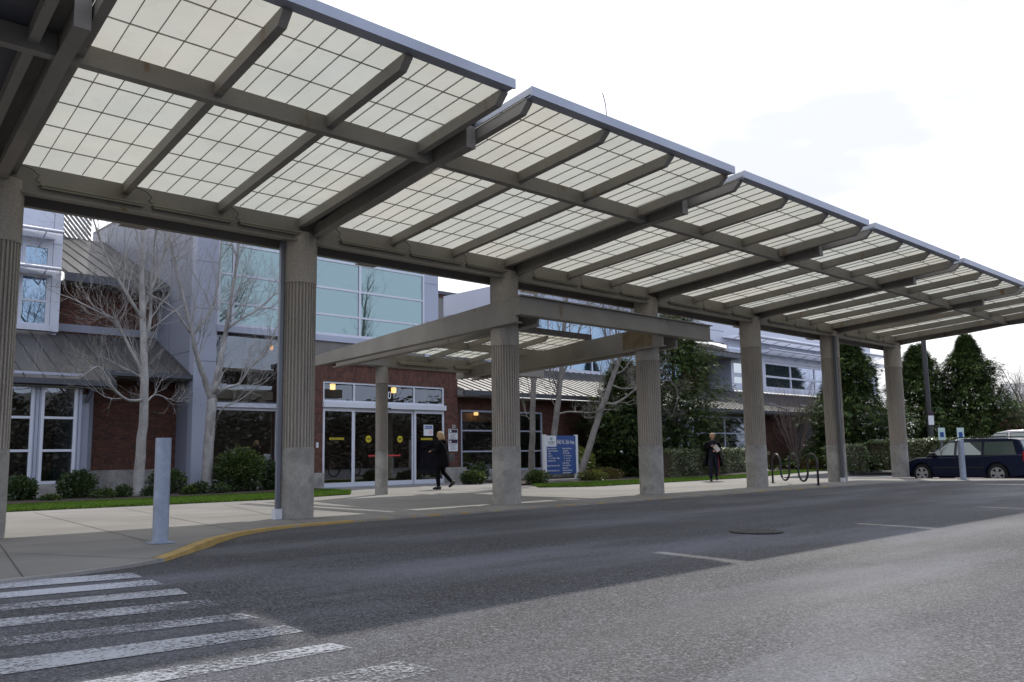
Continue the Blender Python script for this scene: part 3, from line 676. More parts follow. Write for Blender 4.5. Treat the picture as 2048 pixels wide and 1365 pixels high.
for a, b in allw: mb.box(b+.04, b+.048, YB+.005, YB+.012, wb, 3.05); mb.box(a-.048, a-.04, YB+.005, YB+.012, wb, 3.05)
mb.build('panel_joint', 'seam', bld)
# rain leader and post where the bay ends
xp = xz(172, 900, YB+.5)[0]
wbox('corner_post', 'lav', xp-.09, xp+.02, YB+.45, YB+.55, .3, xz(172, 810, YB+.5)[1])
wbox('corner_post', 'greywall', xb1+.02, xb1+.20, YB+.1, YB+.35, .2, 2.75)
mb = MB(); a = FY(152, 868, YB-.05); b_ = FY(196, 770, YB-.05)
mb.tube([(xb1+.12, YB+.05, 2.55), (xb1+.2, YB-.05, 2.8), (xb1+.42, YB-.25, 3.08)], .055, 8); mb.build('downspout', 'gutter', bld)
# dim room behind the bay windows
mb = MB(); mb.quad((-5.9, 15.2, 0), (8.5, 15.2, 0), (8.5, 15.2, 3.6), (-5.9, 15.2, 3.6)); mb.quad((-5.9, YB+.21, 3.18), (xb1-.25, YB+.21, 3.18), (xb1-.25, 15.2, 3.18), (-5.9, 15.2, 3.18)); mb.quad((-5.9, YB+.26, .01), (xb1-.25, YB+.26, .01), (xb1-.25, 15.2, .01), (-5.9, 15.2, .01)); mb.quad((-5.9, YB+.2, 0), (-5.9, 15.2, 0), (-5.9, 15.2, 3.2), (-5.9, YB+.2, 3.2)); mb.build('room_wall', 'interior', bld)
# ---------- brick recess
YR = 13.7
zbt = xz(250, 940, YR)[1]
wbox('wall', 'brick', xb1-.2, XC, YR, YR+.3, zbt+.34, 3.9)
wbox('soldier_course', 'brick_v', xb1-.2, XC, YR-.012, YR+.28, zbt, zbt+.338)
zs = xz(250, 790, YR)[1]
wbox('soldier_course', 'brick_v', xb1-.2, XC, YR-.013, YR-.001, zs, zs+.3)
wbox('base', 'concrete_base', xb1-.2, XC, YR-.06, YR+.3, -.05, zbt-.002)
wbox('corner_post', 'greywall', xz(184, 860, YR-.1)[0]-.13, xz(184, 860, YR-.1)[0], YR-.12, YR, .3, 3.0)
# roof over bay and recess (one slope, the bay part runs lower)
s1 = .5; Ye2, ze2 = 12.75, 3.50; Ye1 = 12.0; ze1 = ze2-s1*(Ye2-Ye1)
xj = xz(207, 745, Ye2)[0]
seam_roof('roof', bx0, xj, Ye1, ze1, s1, 15.3, pitch=.47); seam_roof('roof', xj, XC, Ye2, ze2, s1, 15.3, pitch=.47)
gutter(bx0, xj+.02, Ye1, ze1+.02); gutter(xj, XC-.01, Ye2, ze2+.02)
mb = MB(); mb.hexa([(xj, Ye1-.13, ze1-.2), (xj+.04, Ye1-.13, ze1-.2), (xj+.04, Ye2, ze2-.2), (xj, Ye2, ze2-.2), (xj, Ye1-.13, ze1-.02), (xj+.04, Ye1-.13, ze1-.02), (xj+.04, Ye2, ze2+.04), (xj, Ye2, ze2+.04)]); mb.build('roof_trim', 'gutter', bld)
wbox('soffit', 'soffit', bx0, xj, Ye1-.0, YB+.3, ze1-.22, ze1-.19); wbox('soffit', 'soffit', xj, XC, Ye2, YR+.1, ze2-.2, ze2-.17)
# ---------- upper storey: pale dormer tower
YT = 14.9
xt1 = xz(117, 655, YT)[0]; zt0 = xz(60, 660, YT)[1]
f1 = (xz(37, 600, YT)[0], xz(97, 600, YT)[0], xz(70, 652, YT)[1], xz(70, 549, YT)[1])
f2 = (xz(45, 510, YT)[0], xz(101, 510, YT)[0], xz(70, 533, YT)[1], xz(70, 489, YT)[1])
mb = MB(); tx0 = f1[0]-3.6; ztop = 9.3
mb.box(f1[1], xt1, YT, YT+.2, zt0, ztop); mb.box(f1[0], f1[1], YT, YT+.2, f1[3], f2[2]); mb.box(f1[0], f1[1], YT, YT+.2, f2[3], ztop); mb.box(tx0, f1[0], YT, YT+.2, zt0, ztop)
mb.box(f1[0], f1[1], YT, YT+.2, zt0, f1[2]); mb.box(f1[0], f2[0], YT+.001, YT+.2, f2[2], f2[3]); mb.box(f2[1], f1[1], YT+.001, YT+.2, f2[2], f2[3]); mb.box(xt1-.2, xt1, YT+.2, YT+6, zt0-.3, ztop); mb.box(tx0, tx0+.2, YT+.2, YT+6, zt0-.3, ztop)
mb.build('dormer', 'lav_white', bld)
wbox('sill', 'lav_white', tx0-.02, xt1-.25, YT-.06, YT-.001, zt0-.0, zt0+.16)
window(*f1, YT-.02, rails=(xz(67, 601, YT)[1],), fw=.08, gm='glass_blue'); window(*f2, YT-.02, fw=.08, gm='glass_blue')
mb = MB()
for z in (f1[2]+1.2, f1[3]+.05, f2[3]+.08, f2[3]+1.1): mb.box(f1[1]+.02, xt1-.003, YT-.003, YT, z, z+.01)
for x in (f1[1]+.05, f1[0]-.06): mb.box(x, x+.01, YT-.0035, YT, zt0+.17, ztop)
mb.build('panel_joint', 'seam', bld)
def sunshade(x0, x1, z, Y, out=.75, parent=bld, rail=.05, n=9):
    root = MB(); root.tube([(x0-.1, Y-out, z), (x1, Y-out, z)], rail, 8); o = root.build('sunshade', 'lav_white', parent, smooth=True)
    mb = MB()
    for i in range(n):
        y = Y-out+.08+(out-.12)*i/(n-1); mb.hexa([(x0, y-.03, z-.10), (x1-.02, y-.03, z-.10), (x1-.02, y+.02, z-.05), (x0, y+.02, z-.05), (x0, y-.03, z-.09), (x1-.02, y-.03, z-.09), (x1-.02, y+.02, z-.04), (x0, y+.02, z-.04)])
    mb.build('louvre_blades', 'lav_white', o)
    x = x0+.3
    while x < x1:
        b = MB(); b.hexa([(x-.02, Y-out, z-.10), (x+.02, Y-out, z-.10), (x+.02, Y, z-.38), (x-.02, Y, z-.38), (x-.02, Y-out, z-.03), (x+.02, Y-out, z-.03), (x+.02, Y, z-.03), (x-.02, Y, z-.03)]) if 0 else b.tube([(x, Y-out+.05, z-.03), (x, Y-.01, z-.36)], .02, 6)
        b.build('bracket', 'lav', o); x += 1.05 if x1-x0 < 4 else 1.5
    return o
zsa = FY(127, 466, YT-.7).z; zsb = FY(122, 540, YT-.7).z
sunshade(xz(20, 452, YT-.7)[0]-2.5, xz(127, 466, YT-.7)[0], zsa, YT); sunshade(xz(20, 526, YT-.7)[0]-2.5, xz(122, 540, YT-.7)[0], zsb, YT)
# upper brick and the roof above it
YU = 15.4
wbox('wall', 'brick', xt1-.1, XC, YU, YU+.3, 4.7, 6.3); wbox('wall_trim', 'greywall', xt1, XC, YU-.03, YU, 4.85, 5.08)
YE3 = 14.65; ze3 = xz(180, 553, YE3)[1]+.05
seam_roof('roof', xt1+.02, XC, YE3, ze3, .42, 20.5, pitch=.42); gutter(xt1+.02, XC-.01, YE3, ze3, h=.26)
wbox('soffit', 'soffit', xt1, XC, YE3, YU, ze3-.28, ze3-.24)
# louvred plant screen behind
mb = MB(); ys_ = 20.4; lx0, lx1 = xz(120, 480, ys_)[0], xz(182, 480, ys_)[0]; lz0 = ze3+.42*(ys_-YE3)-.4
x = lx0-3.0
while x < lx1:
    a = max(x, lx0); za = lz0+2.9-(a-x)*1.15; b = min(lx1, x+3.0); zb_ = lz0+2.9-(b-x)*1.15
    if b > a: mb.hexa([(a, ys_, za-.05), (b, ys_, zb_-.05), (b, ys_+.06, zb_-.05), (a, ys_+.06, za-.05), (a, ys_, za+.05), (b, ys_, zb_+.05), (b, ys_+.06, zb_+.05), (a, ys_+.06, za+.05)])
    x += .17
mb.build('plant_screen', 'soffit', bld)
# ---------- glass tower
YG1 = 12.6; zg0 = xz(700, 676, YG1)[1]-.05; ZT = 9.5
wbox('wall', 'greywall', XC, XC+.3, YG1+.02, 21.7, 0.0, ZT)
xpl = xz(432, 700, YG1)[0]
wbox('pilaster', 'lav', XC-.004, xpl, YG1-.02, YG1+.3, .28, ZT); wbox('base', 'concrete_base', XC-.02, xpl+.02, YG1-.05, YG1+.35, -.05, .279)
xr0, xr1 = xz(849, 620, YG1)[0], xz(876, 620, YG1)[0]
zsill = 5.05
wbox('pilaster', 'lav', xr0, xr1, YG1-.02, YG1+.3, 3.0, ZT); wbox('wall', 'lav', xr1-.25, xr1-.003, YG1+.3, 21.7, 4.0, ZT)
for z in (3.9, 5.5, 6.95, 8.5): wbox('panel_joint', 'seam', XC, xpl-.002, YG1-.0235, YG1-.02, z, z+.012); wbox('panel_joint', 'seam', xr0, xr1, YG1-.0235, YG1-.02, z+.4, z+.412)
for z in (4.2, 5.9, 7.7): wbox('panel_joint', 'seam', XC-.0035, XC, YG1+.02, 21.6, z, z+.014)
for y in (14.4, 16.4, 18.5): wbox('panel_joint', 'seam', XC-.0036, XC, y, y+.014, 0.5, ZT)

ms = [xz(x, 600, YG1)[0] for x in (553-12, 640-15, 720)]
ms = [xz(720, 600, YG1)[0]-2.35*i for i in (2, 1, 0)]
window(xpl, xr0, zsill, ZT-.2, YG1-.01, mull=[m for m in ms if m > xpl+.3], rails=[xz(628.6, 626, YG1)[1], xz(628.6, 572, YG1)[1], xz(628.6, 572, YG1)[1]+.95, xz(628.6, 572, YG1)[1]+1.9], fw=.085, gm='glass_sky', fm='lav_white')
wbox('sill_band', 'lav', xpl, xr0, YG1-.05, YG1+.2, zsill-.2, zsill-.002)
wbox('wall', 'soffit', 12.3, xr0, YG1+.02, YG1+.2, 3.5, zsill-.201)
wbox('roof', 'gutter', XC, xr1, YG1, 21.7, ZT, ZT+.1)
# lobby window wall left of the vestibule
xl0, xl1 = xpl, 12.28
zh = xz(500, 816, YG1+.3)[1]
window(xl0, xl1, .28, zh, YG1+.28, fw=.09, gm='glass_dark', mull=[xz(553, 880, YG1+.3)[0]])
wbox('header', 'lav_white', xl0, xl1, YG1+.2, YG1+.4, zh+.002, zh+.14)
window(xl0, xl1, zh+.142, zsill-.21, YG1+.28, fw=.05, gm='glass_dark', fm='gutter', mull=[])
wbox('wall', 'soffit', xl0, xl1, YG1+.36, YG1+.42, 4.7, 5.04)
wbox('base', 'concrete_base', xl0, xl1, YG1+.2, YG1+.5, -.05, .279)
# lobby room behind the glass (back wall, floor, ceiling)
mb = MB(); mb.quad((8.95, 18.5, 0), (17.9, 18.5, 0), (17.9, 18.5, 4.8), (8.95, 18.5, 4.8)); mb.quad((8.95, 12.95, 4.8), (17.9, 12.95, 4.8), (17.9, 18.5, 4.8), (8.95, 18.5, 4.8))
mb.quad((17.9, 12.95, 0), (17.9, 18.5, 0), (17.9, 18.5, 4.8), (17.9, 12.95, 4.8)); mb.quad((8.95, 12.95, 0), (8.95, 18.5, 0), (8.95, 18.5, 4.8), (8.95, 12.95, 4.8)); mb.build('lobby_wall', 'interior', bld)
MB().quad((8.95, 11.7, .01), (17.9, 11.7, .01), (17.9, 18.5, .01), (8.95, 18.5, .01)).build('lobby_floor', 'intfloor', bld)
# amber spot seen in the lobby
p = FY(543, 696, 13.4); mb = MB(); mb.lathe([(.03, 0), (.055, .05), (.055, .14), (.02, .17)], 12, c=(p.x, 13.4, p.z-.08)); mb.build('spot_lamp', 'spot', bld)
# ---------- brick vestibule with sliding doors
YV = 11.6
vx0, dx0, dx1, vx1 = xz(628, 900, YV)[0], xz(645, 900, YV)[0], xz(889, 900, YV)[0], xz(915, 800, YV)[0]
ztr = 3.40; zvt = 3.98
for q in ((vx0, dx0, YV, YV+.3, .8, ztr), (dx1, vx1, YV, YV+.3, .95, ztr), (vx1-.25, vx1, YV+.3, YG1+1.2, 0.5, zvt-.001), (vx0, vx0+.25, YV+.3, YG1+.3, .5, zvt-.001)): wbox('wall', 'brick', *q)
mb = MB(); mb.box(vx0, vx1, YV-.002, YV+.3, ztr+.002, zvt); mb.box(dx1, vx1-.002, YV-.012, YV+.3, .56, .949); mb.box(vx0+.002, dx0, YV-.012, YV+.3, .5, .799); mb.build('soldier_course', 'brick_v', bld)
wbox('base', 'concrete_base', dx1+.01, xz(932, 935, YV-.1)[0], YV-.14, YV+.4, -.02, .56); wbox('base', 'concrete_base', vx0-.04, dx0, YV-.1, YV+.4, -.02, .499)
wbox('parapet', 'soffit', vx0-.06, vx1+.06, YV-.08, YG1, zvt+.001, zvt+.16)
# transom and automatic door header
zh0, zh1 = 2.57, 2.745
mul = [xz(x, 800, YV)[0] for x in (709, 829)]; step = (mul[1]-mul[0])/2; mul = [mul[0], mul[0]+step, mul[1]]
window(dx0, dx1, zh1+.002, ztr, YV+.02, mull=mul, fw=.06, gm='glass_door', parent=bld)
dr = MB(); dr.box(dx0-.02, dx1+.03, YV-.09, YV+.1, zh0, zh1); hd = dr.build('door_header', 'white', bld, bevel=.008)
MB().box(dx0+(dx1-dx0)*.5-.08, dx0+(dx1-dx0)*.5+.08, YV-.12, YV-.091, zh0-.02, zh0+.03).build('sensor', 'blackmetal', hd)
es = [dx0, mul[0], mul[1], mul[2], dx1]
doors = []
for i in range(4):
    a, b = es[i], es[i+1]; Yd = YV+.01 if i in (0, 3) else YV+.06
    fr = MB(); fw = .07 if i in (1, 2) else .08
    fr.box(a+.004, a+fw, Yd, Yd+.045, .03, zh0-.004); fr.box(b-fw, b-.004, Yd, Yd+.045, .03, zh0-.004); fr.box(a+fw, b-fw, Yd+.001, Yd+.045, .03, .17); fr.box(a+fw, b-fw, Yd+.001, Yd+.045, zh0-.12, zh0-.004)
    d = fr.build('door', 'white', bld); doors.append((d, a, b, Yd))
    MB().quad((a+fw-.01, Yd+.02, .16), (b-fw+.01, Yd+.02, .16), (b-fw+.01, Yd+.02, zh0-.11), (a+fw-.01, Yd+.02, zh0-.11)).build('pane', 'glass_door', d)
wbox('threshold', 'steel_blue', dx0, dx1, YV-.08, YV+.15, .0, .028)
# stickers on the door glass
for i in (1, 2):
    d, a, b, Yd = doors[i]; cx_ = (a+b)/2+(.02 if i == 2 else -.06)
    if i == 1: cx_ = xz(739, 876, YV)[0]
    if i == 2: cx_ = xz(802, 876, YV)[0]
    mb = MB(); mb.lathe([(.115, 0), (.115, .004)], 24, c=(cx_, Yd-.002, 1.56), axis='y'); mb.build('sticker', 'yellow', d)
    text('AUTOMATIC\nDOOR', .038, (cx_, Yd-.008, 1.565), 'blackmetal', d, align='CENTER')
    x_ = xz(752 if i == 1 else 790, 905, YV)[0]; mb = MB(); mb.box(x_-.27, x_+.27, Yd-.004, Yd-.001, .985, 1.035); mb.build('sticker', 'sign_red', d)
for i, xx, ww in ((0, 675, .3), (3, 855, .28)):
    d, a, b, Yd = doors[i]; x_ = xz(xx, 876, YV)[0]; mb = MB(); mb.box(x_-ww, x_+ww*.8, Yd-.004, Yd-.001, 1.53, 1.60); mb.build('sticker', 'yellow', d)
    text('AUTOMATIC DOOR', .05, (x_-.02, Yd-.006, 1.547), 'blackmetal', d, align='CENTER')
# notice sheet on the right door
d, a, b, Yd = doors[3]; x_ = xz(857, 860, YV)[0]; z_ = xz(857, 861, YV)[1]
mb = MB(); mb.box(x_-.21, x_+.21, Yd-.006, Yd-.002, z_-.19, z_+.19); s_ = mb.build('notice', 'sign_white', d)
mb = MB(); mb.box(x_-.18, x_+.18, Yd-.008, Yd-.0065, z_+.04, z_+.16); mb.build('notice_band', 'sign_blue', s_); text('NOTICE', .105, (x_, Yd-.01, z_+.06), 'plain_white', s_, align='CENTER')
mb = MB(); mb.lathe([(.06, 0), (.06, .002)], 16, c=(x_+.10, Yd-.009, z_-.07), axis='y'); mb.build('no_smoking_mark', 'sign_red', s_); mb = MB(); mb.lathe([(.042, 0), (.042, .002)], 16, c=(x_+.10, Yd-.0115, z_-.07), axis='y'); mb.build('no_smoking_mark', 'sign_white', s_)
# number over the door
zz = xz(777, 797, YV)[1]; text('840', .36, (xz(782.5, 790, YV)[0], YV-.0, zz-.02), 'plain_white', bld, 'house_number', xs=.85, align='RIGHT')
# lit wall lamps inside the vestibule
for x_, y_ in ((665, 774), (787, 781)):
    p = FY(x_, y_, YV+1.4); wl = MB(); wl.box(p.x-.075, p.x+.075, YV+1.33, YV+1.45, p.z-.10, p.z+.10); wl.build('wall_lamp', 'lamp', bld, bevel=.01)
wbox('vestibule_ceiling', 'interior', vx0+.25, vx1-.25, YV+.3, YG1+.3, ztr+.06, ztr+.1)
wbox('wall_switch', 'white', xz(634, 890, YV)[0]-.04, xz(634, 890, YV)[0]+.04, YV-.03, YV-.001, 1.28, 1.45)
# plaques on the brick beside the door
for y_ in (870, 891):
    p = FY(905.5, y_, YV); mb = MB(); mb.box(p.x-.2, p.x+.2, YV-.03, YV-.001, p.z-.21, p.z+.21) if 0 else mb.box(p.x-.21, p.x+.21, YV-.03, YV-.001, p.z-.215, p.z+.205)
    pl = mb.build('plaque', 'sign_white', bld); mb = MB(); mb.box(p.x-.19, p.x+.19, YV-.034, YV-.031, p.z+.07, p.z+.185); mb.build('plaque_band', 'sign_plum', pl)
    mb = MB(); mb.lathe([(.042, 0), (.042, .002)], 12, c=(p.x-.13, YV-.037, p.z+.127), axis='y'); mb.build('emblem', 'sign_white', pl)
    mb = MB()
    for i in range(5): mb.box(p.x-.16, p.x+.16-.05*(i % 3), YV-.034, YV-.031, p.z+.02-i*.042, p.z+.030-i*.042)
    mb.build('small_print', 'sign_plum', pl)
p = FY(909, 853, YV); text('53', .16, (p.x-.12, YV-.012, p.z-.06), 'plain_white', bld, 'unit_number')
# ---------- right wing, ground floor
YW = 11.95; XW0, XW1 = vx1+.01, 27.3
ztopw, zr1, zr2, zbw = 2.65, 1.89, 1.12, .39
X_ = lambda x: xz(x, 880, YW)[0]
window(X_(922), X_(1066), zbw, ztopw, YW, mull=[X_(922)+1.95*i for i in (1,) ], rails=(zr1, zr2), fw=.065, gm='glass_dark', fm='lav')
wbox('wall', 'brick', X_(1085), X_(1212), YW, YW+.3, 0.4, 3.2); wbox('wall', 'brick', vx1, X_(922), YW, YW+.3, 0, 3.2)
window(X_(1066)+.02, X_(1085), zbw, ztopw, YW, rails=(zr1, zr2), fw=.065, gm='glass_dark', fm='lav')
wbox('wall', 'brick', X_(922), X_(1085), YW, YW+.3, ztopw+.002, 3.2)
wbox('base', 'concrete_base', vx1, X_(1212), YW-.03, YW+.3, -.05, zbw-.003)
wbox('wall', 'greywall', X_(1212), X_(1236), YW-.05, YW+.3, 0, 3.2)
window(X_(1236), X_(1290), .1, 1.35, YW-.02, mull=[X_(1262)], rails=(1.13,), fw=.12, gm='glass_dark', fm='lav_white')
wbox('wall', 'greywall', X_(1236), 33.3, YW+.05, YW+.3, 1.36, 3.2); wbox('wall', 'greywall', X_(1290), 33.3, YW+.05, YW+.3, 0.0, 1.359)
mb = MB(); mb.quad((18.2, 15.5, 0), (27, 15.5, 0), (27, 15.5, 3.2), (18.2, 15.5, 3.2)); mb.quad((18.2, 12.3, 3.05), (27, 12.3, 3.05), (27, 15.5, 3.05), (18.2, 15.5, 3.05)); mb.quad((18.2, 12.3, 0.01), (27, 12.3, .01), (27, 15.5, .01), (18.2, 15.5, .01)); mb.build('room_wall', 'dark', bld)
p = FY(945, 832, YW+.9); q0 = FY(923, 832, YW+.9); wbox('timber_beam', 'orange', q0.x-.1, q0.x+3.0, YW+.85, YW+.95, p.z-.22, p.z+.1)
lp = FY(952, 826, YW+.6); wl = MB(); wl.box(lp.x-.07, lp.x+.07, YW+.55, YW+.65, lp.z-.1, lp.z+.09); wl.build('wall_lamp', 'lamp', bld)
YeR, zeR, sR = 11.3, 3.34, .33
seam_roof('roof', XW0-.0, 25.2, YeR, zeR, sR, 24.0, pitch=.43); seam_roof('roof', 25.2, 32.4, YeR, zeR, sR, 16.3, pitch=.43)
gutter(XW0, 32.4, YeR, zeR); wbox('soffit', 'soffit', XW0, 32.4, YeR, YW+.1, zeR-.24, zeR-.2)
# penthouse and brick behind
p2 = FY(872, 583, 28); wbox('wall', 'brick', p2.x-2, p2.x+6.0, 28, 28.3, 4, p2.z-.15); wbox('coping', 'gutter', p2.x-2, p2.x+6.05, 27.9, 28.35, p2.z-.148, p2.z+.05)
wbox('wall', 'soffit', p2.x-2, p2.x+3.0, 27.5, 27.9, 4, FY(872, 596, 27.5).z)
# big blue window wall above the right wing roof
YBW = 16.3; ZBT = FX(980, 573, 24.7).z; YBB = FX(887, 604, 24.7).y
bx = (24.9, 39.0); zsl = 5.02
window(bx[0], bx[1], zsl, ZBT-.9, YBW, nx=9, rails=(6.5,), fw=.08, gm='glass_blue', fm='lav_white')
wbox('sill', 'lav_white', bx[0]-.1, bx[1], YBW-.1, YBW-.001, zsl-.12, zsl+.1)
wbox('wall', 'lav', bx[0]-.2, bx[0], YBW-.05, YBB, 4.8, ZBT); wbox('cladding', 'lav', bx[0], bx[1], YBW-.04, YBW+.3, ZBT-.898, ZBT); wbox('panel_joint', 'seam', bx[0]-.204, bx[0]-.2, YBW-.05, YBB, FX(950, 622, 24.7).z, FX(950, 622, 24.7).z+.015)
# ---------- far section (beyond the big cedar)
YF = 11.95; XF = lambda x: xz(x, 880, YF)[0]
zfe = 3.10
fx0 = 31.2
window(33.35, XF(1498), xz(1440, 944, YF)[1], xz(1440, 833, YF)[1], YF, mull=[XF(1388), XF(1398), XF(1451)], rails=(xz(1440, 867, YF)[1], xz(1440, 900, YF)[1]), fw=.08, gm='glass_dark', fm='lav')
wbox('wall', 'soffit', 33.3, XF(1498), YF, YF+.2, xz(1440, 833, YF)[1]+.002, 3.0); wbox('base', 'concrete_base', 33.3, XF(1640), YF-.03, YF+.2, -.05, xz(1440, 944, YF)[1]-.003)
wbox('wall', 'brick', XF(1498), XF(1590), YF, YF+.3, xz(1440, 944, YF)[1], 3.0); wbox('pilaster', 'greywall', XF(1590), XF(1622), YF-.06, YF+.3, .1, 3.0)
window(XF(1622), XF(1770), .15, 2.75, YF, nx=4, rails=(1.95, 1.05), fw=.08, gm='glass_dark', fm='lav'); wbox('wall', 'soffit', XF(1622), XF(1770), YF, YF+.2, 2.752, 3.0)
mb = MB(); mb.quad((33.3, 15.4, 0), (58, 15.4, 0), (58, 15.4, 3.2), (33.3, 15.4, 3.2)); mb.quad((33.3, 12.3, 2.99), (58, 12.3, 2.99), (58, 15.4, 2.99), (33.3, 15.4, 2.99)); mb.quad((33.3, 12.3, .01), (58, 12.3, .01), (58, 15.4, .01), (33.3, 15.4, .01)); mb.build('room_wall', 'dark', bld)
seam_roof('roof', 32.4, 58.5, YeR, zfe, .36, 15.2, pitch=.43); gutter(32.4, 58.5, YeR, zfe); wbox('soffit', 'soffit', 32.4, 58.5, YeR, YF+.1, zfe-.24, zfe-.2)
mb = MB()      # snow guards
for a_, b_ in (((1540, 809), (1578, 823)), ((1600, 812), (1650, 827))):
    def onr(x, y):
        d = ray(x, y); t = (zfe-CAM.z-.36*(YeR-CAM.y))/(d.z-.36*d.y); return CAM+d*t+Vector((0, 0, .07))
    mb = MB(); mb.tube([onr(*a_), onr(*b_)], .03, 5); mb.build('snow_guard', 'steel_blue', bld)
Y2 = 15.1
d0 = xz(1462, 745, Y2)[0]; dz0, dz1 = xz(1462, 775, Y2)[1], xz(1462, 716, Y2)[1]
# dormer box with its window, white wall and ribbon windows
ex = 62.0
wall_top = 10.2
mb = MB(); mb.box(38.0, ex, Y2+.35, Y2+.6, 8.55, wall_top); mb.box(38.0, d0, Y2+.35, Y2+.6, dz1+.9, 8.55); mb.box(d0, ex, Y2+.35, Y2+.6, 7.3, 8.55)
mb.build('cladding', 'lav_white', bld)
wbox('wall', 'brick', 38, d0, Y2+1.6, Y2+1.8, 4.4, 7.0)
mb = MB(); mb.box(d0, d0+.25, Y2, Y2+1.6, dz0-.3, dz1+.1); mb.build('dormer_side', 'lav', bld)
rz = [dz0+.02, dz1]
window(d0+.01, d0+2.1, dz0, dz1, Y2-.02, rails=((dz0+dz1)/2-.1,), fw=.28, gm='glass_dark', fm='lav_white')
wbox('cladding', 'lav_white', d0+2.1, XF(1530)+4.0 if 0 else 45.9, Y2, Y2+.2, dz0-.1, dz1+.05)
window(45.9, ex, dz0+.08, dz1+.02, Y2-.01, nx=5, rails=(dz0+.85,), fw=.14, gm='glass_pale', fm='lav_white')
wbox('sill', 'lav_white', d0-.05, ex, Y2-.12, Y2-.03, dz0-.14, dz0+.06)
wbox('cladding', 'lav_white', d0, ex, Y2, Y2+.36, dz1+.06, dz1+.5)
window(d0+.3, ex, dz1+.52, 7.3, Y2+.33, nx=9, rails=(), fw=.10, gm='glass_pale', fm='lav_white')
sunshade(45.0, ex, dz1+.62, Y2, out=1.0); sunshade(d0-.2, ex, 7.75, Y2+.35, out=1.2, rail=.09)
# small roof and white fascia left of the dormer box
seam_roof('roof', 37.5, d0+1.5, Y2-.6, dz1+.12, .35, Y2+2.2, pitch=.43); gutter(37.5, d0+1.5, Y2-.6, dz1+.10, h=.2); wbox('soffit', 'soffit', 37.5, d0, Y2-.6, Y2+1.7, dz1-.12, dz1-.08)
mb = MB()
for x in (39.5, 42.0, 46.5, 51, 55.5): mb.box(x, x+.02, Y2+.345, Y2+.35, 8.56, wall_top)
mb.box(38.05, ex, Y2+.345, Y2+.35, 9.2, 9.22); mb.box(39.0, 39.02, Y2+.345, Y2+.35, dz1+1, 8.5); mb.box(38.05, d0, Y2+.344, Y2+.35, 8.0, 8.02); mb.build('panel_joint', 'seam', bld)
# ---------- far building at the right edge
fb = empty('far_building', (90, -2, 0), 'distant low brick building with pale ribbed roof beyond the parked cars', 'building')
def atd(x, y, dep): return CAM+ray(x, y)*dep
a = atd(1975, 812, 92); b = atd(2110, 805, 92); ra = atd(2006, 768, 97); rb = atd(2110, 760, 97)
mb = MB(); th = Vector((0, 0, -.25)); dn = (b-a).normalized(); nn = Vector((-dn.y, dn.x, 0)); back = 1 if nn.dot(FW) > 0 else -1
b = a+dn*28; rb = ra+dn*28
mb.hexa([a+th, b+th, rb+th, ra+th, a, b, rb, ra])
for i in range(1, 30):
    q = dn*(i*.95); w_ = dn*.05; u_ = Vector((0, 0, .09)); mb.hexa([a+q, a+q+w_, ra+q+w_, ra+q, a+q+u_, a+q+w_+u_, ra+q+w_+u_, ra+q+u_])
MT['far_roof'] = mat('pale far roof', (.42, .43, .44), .5, var=.08); mb.build('roof', 'far_roof', fb)
mb = MB(); o_ = nn*back*.8; g = Vector((0, 0, 1)); a0, b0 = a+o_+dn*.3, b+o_
mb.hexa([(a0.x, a0.y, -.1), (b0.x, b0.y, -.1), (b0.x+nn.x*back*5, b0.y+nn.y*back*5, -.1), (a0.x+nn.x*back*5, a0.y+nn.y*back*5, -.1), (a0.x, a0.y, a.z-.3), (b0.x, b0.y, b.z-.3), (b0.x+nn.x*back*5, b0.y+nn.y*back*5, b.z-.3), (a0.x+nn.x*back*5, a0.y+nn.y*back*5, a.z-.3)])
mb.build('wall', 'brick', fb)
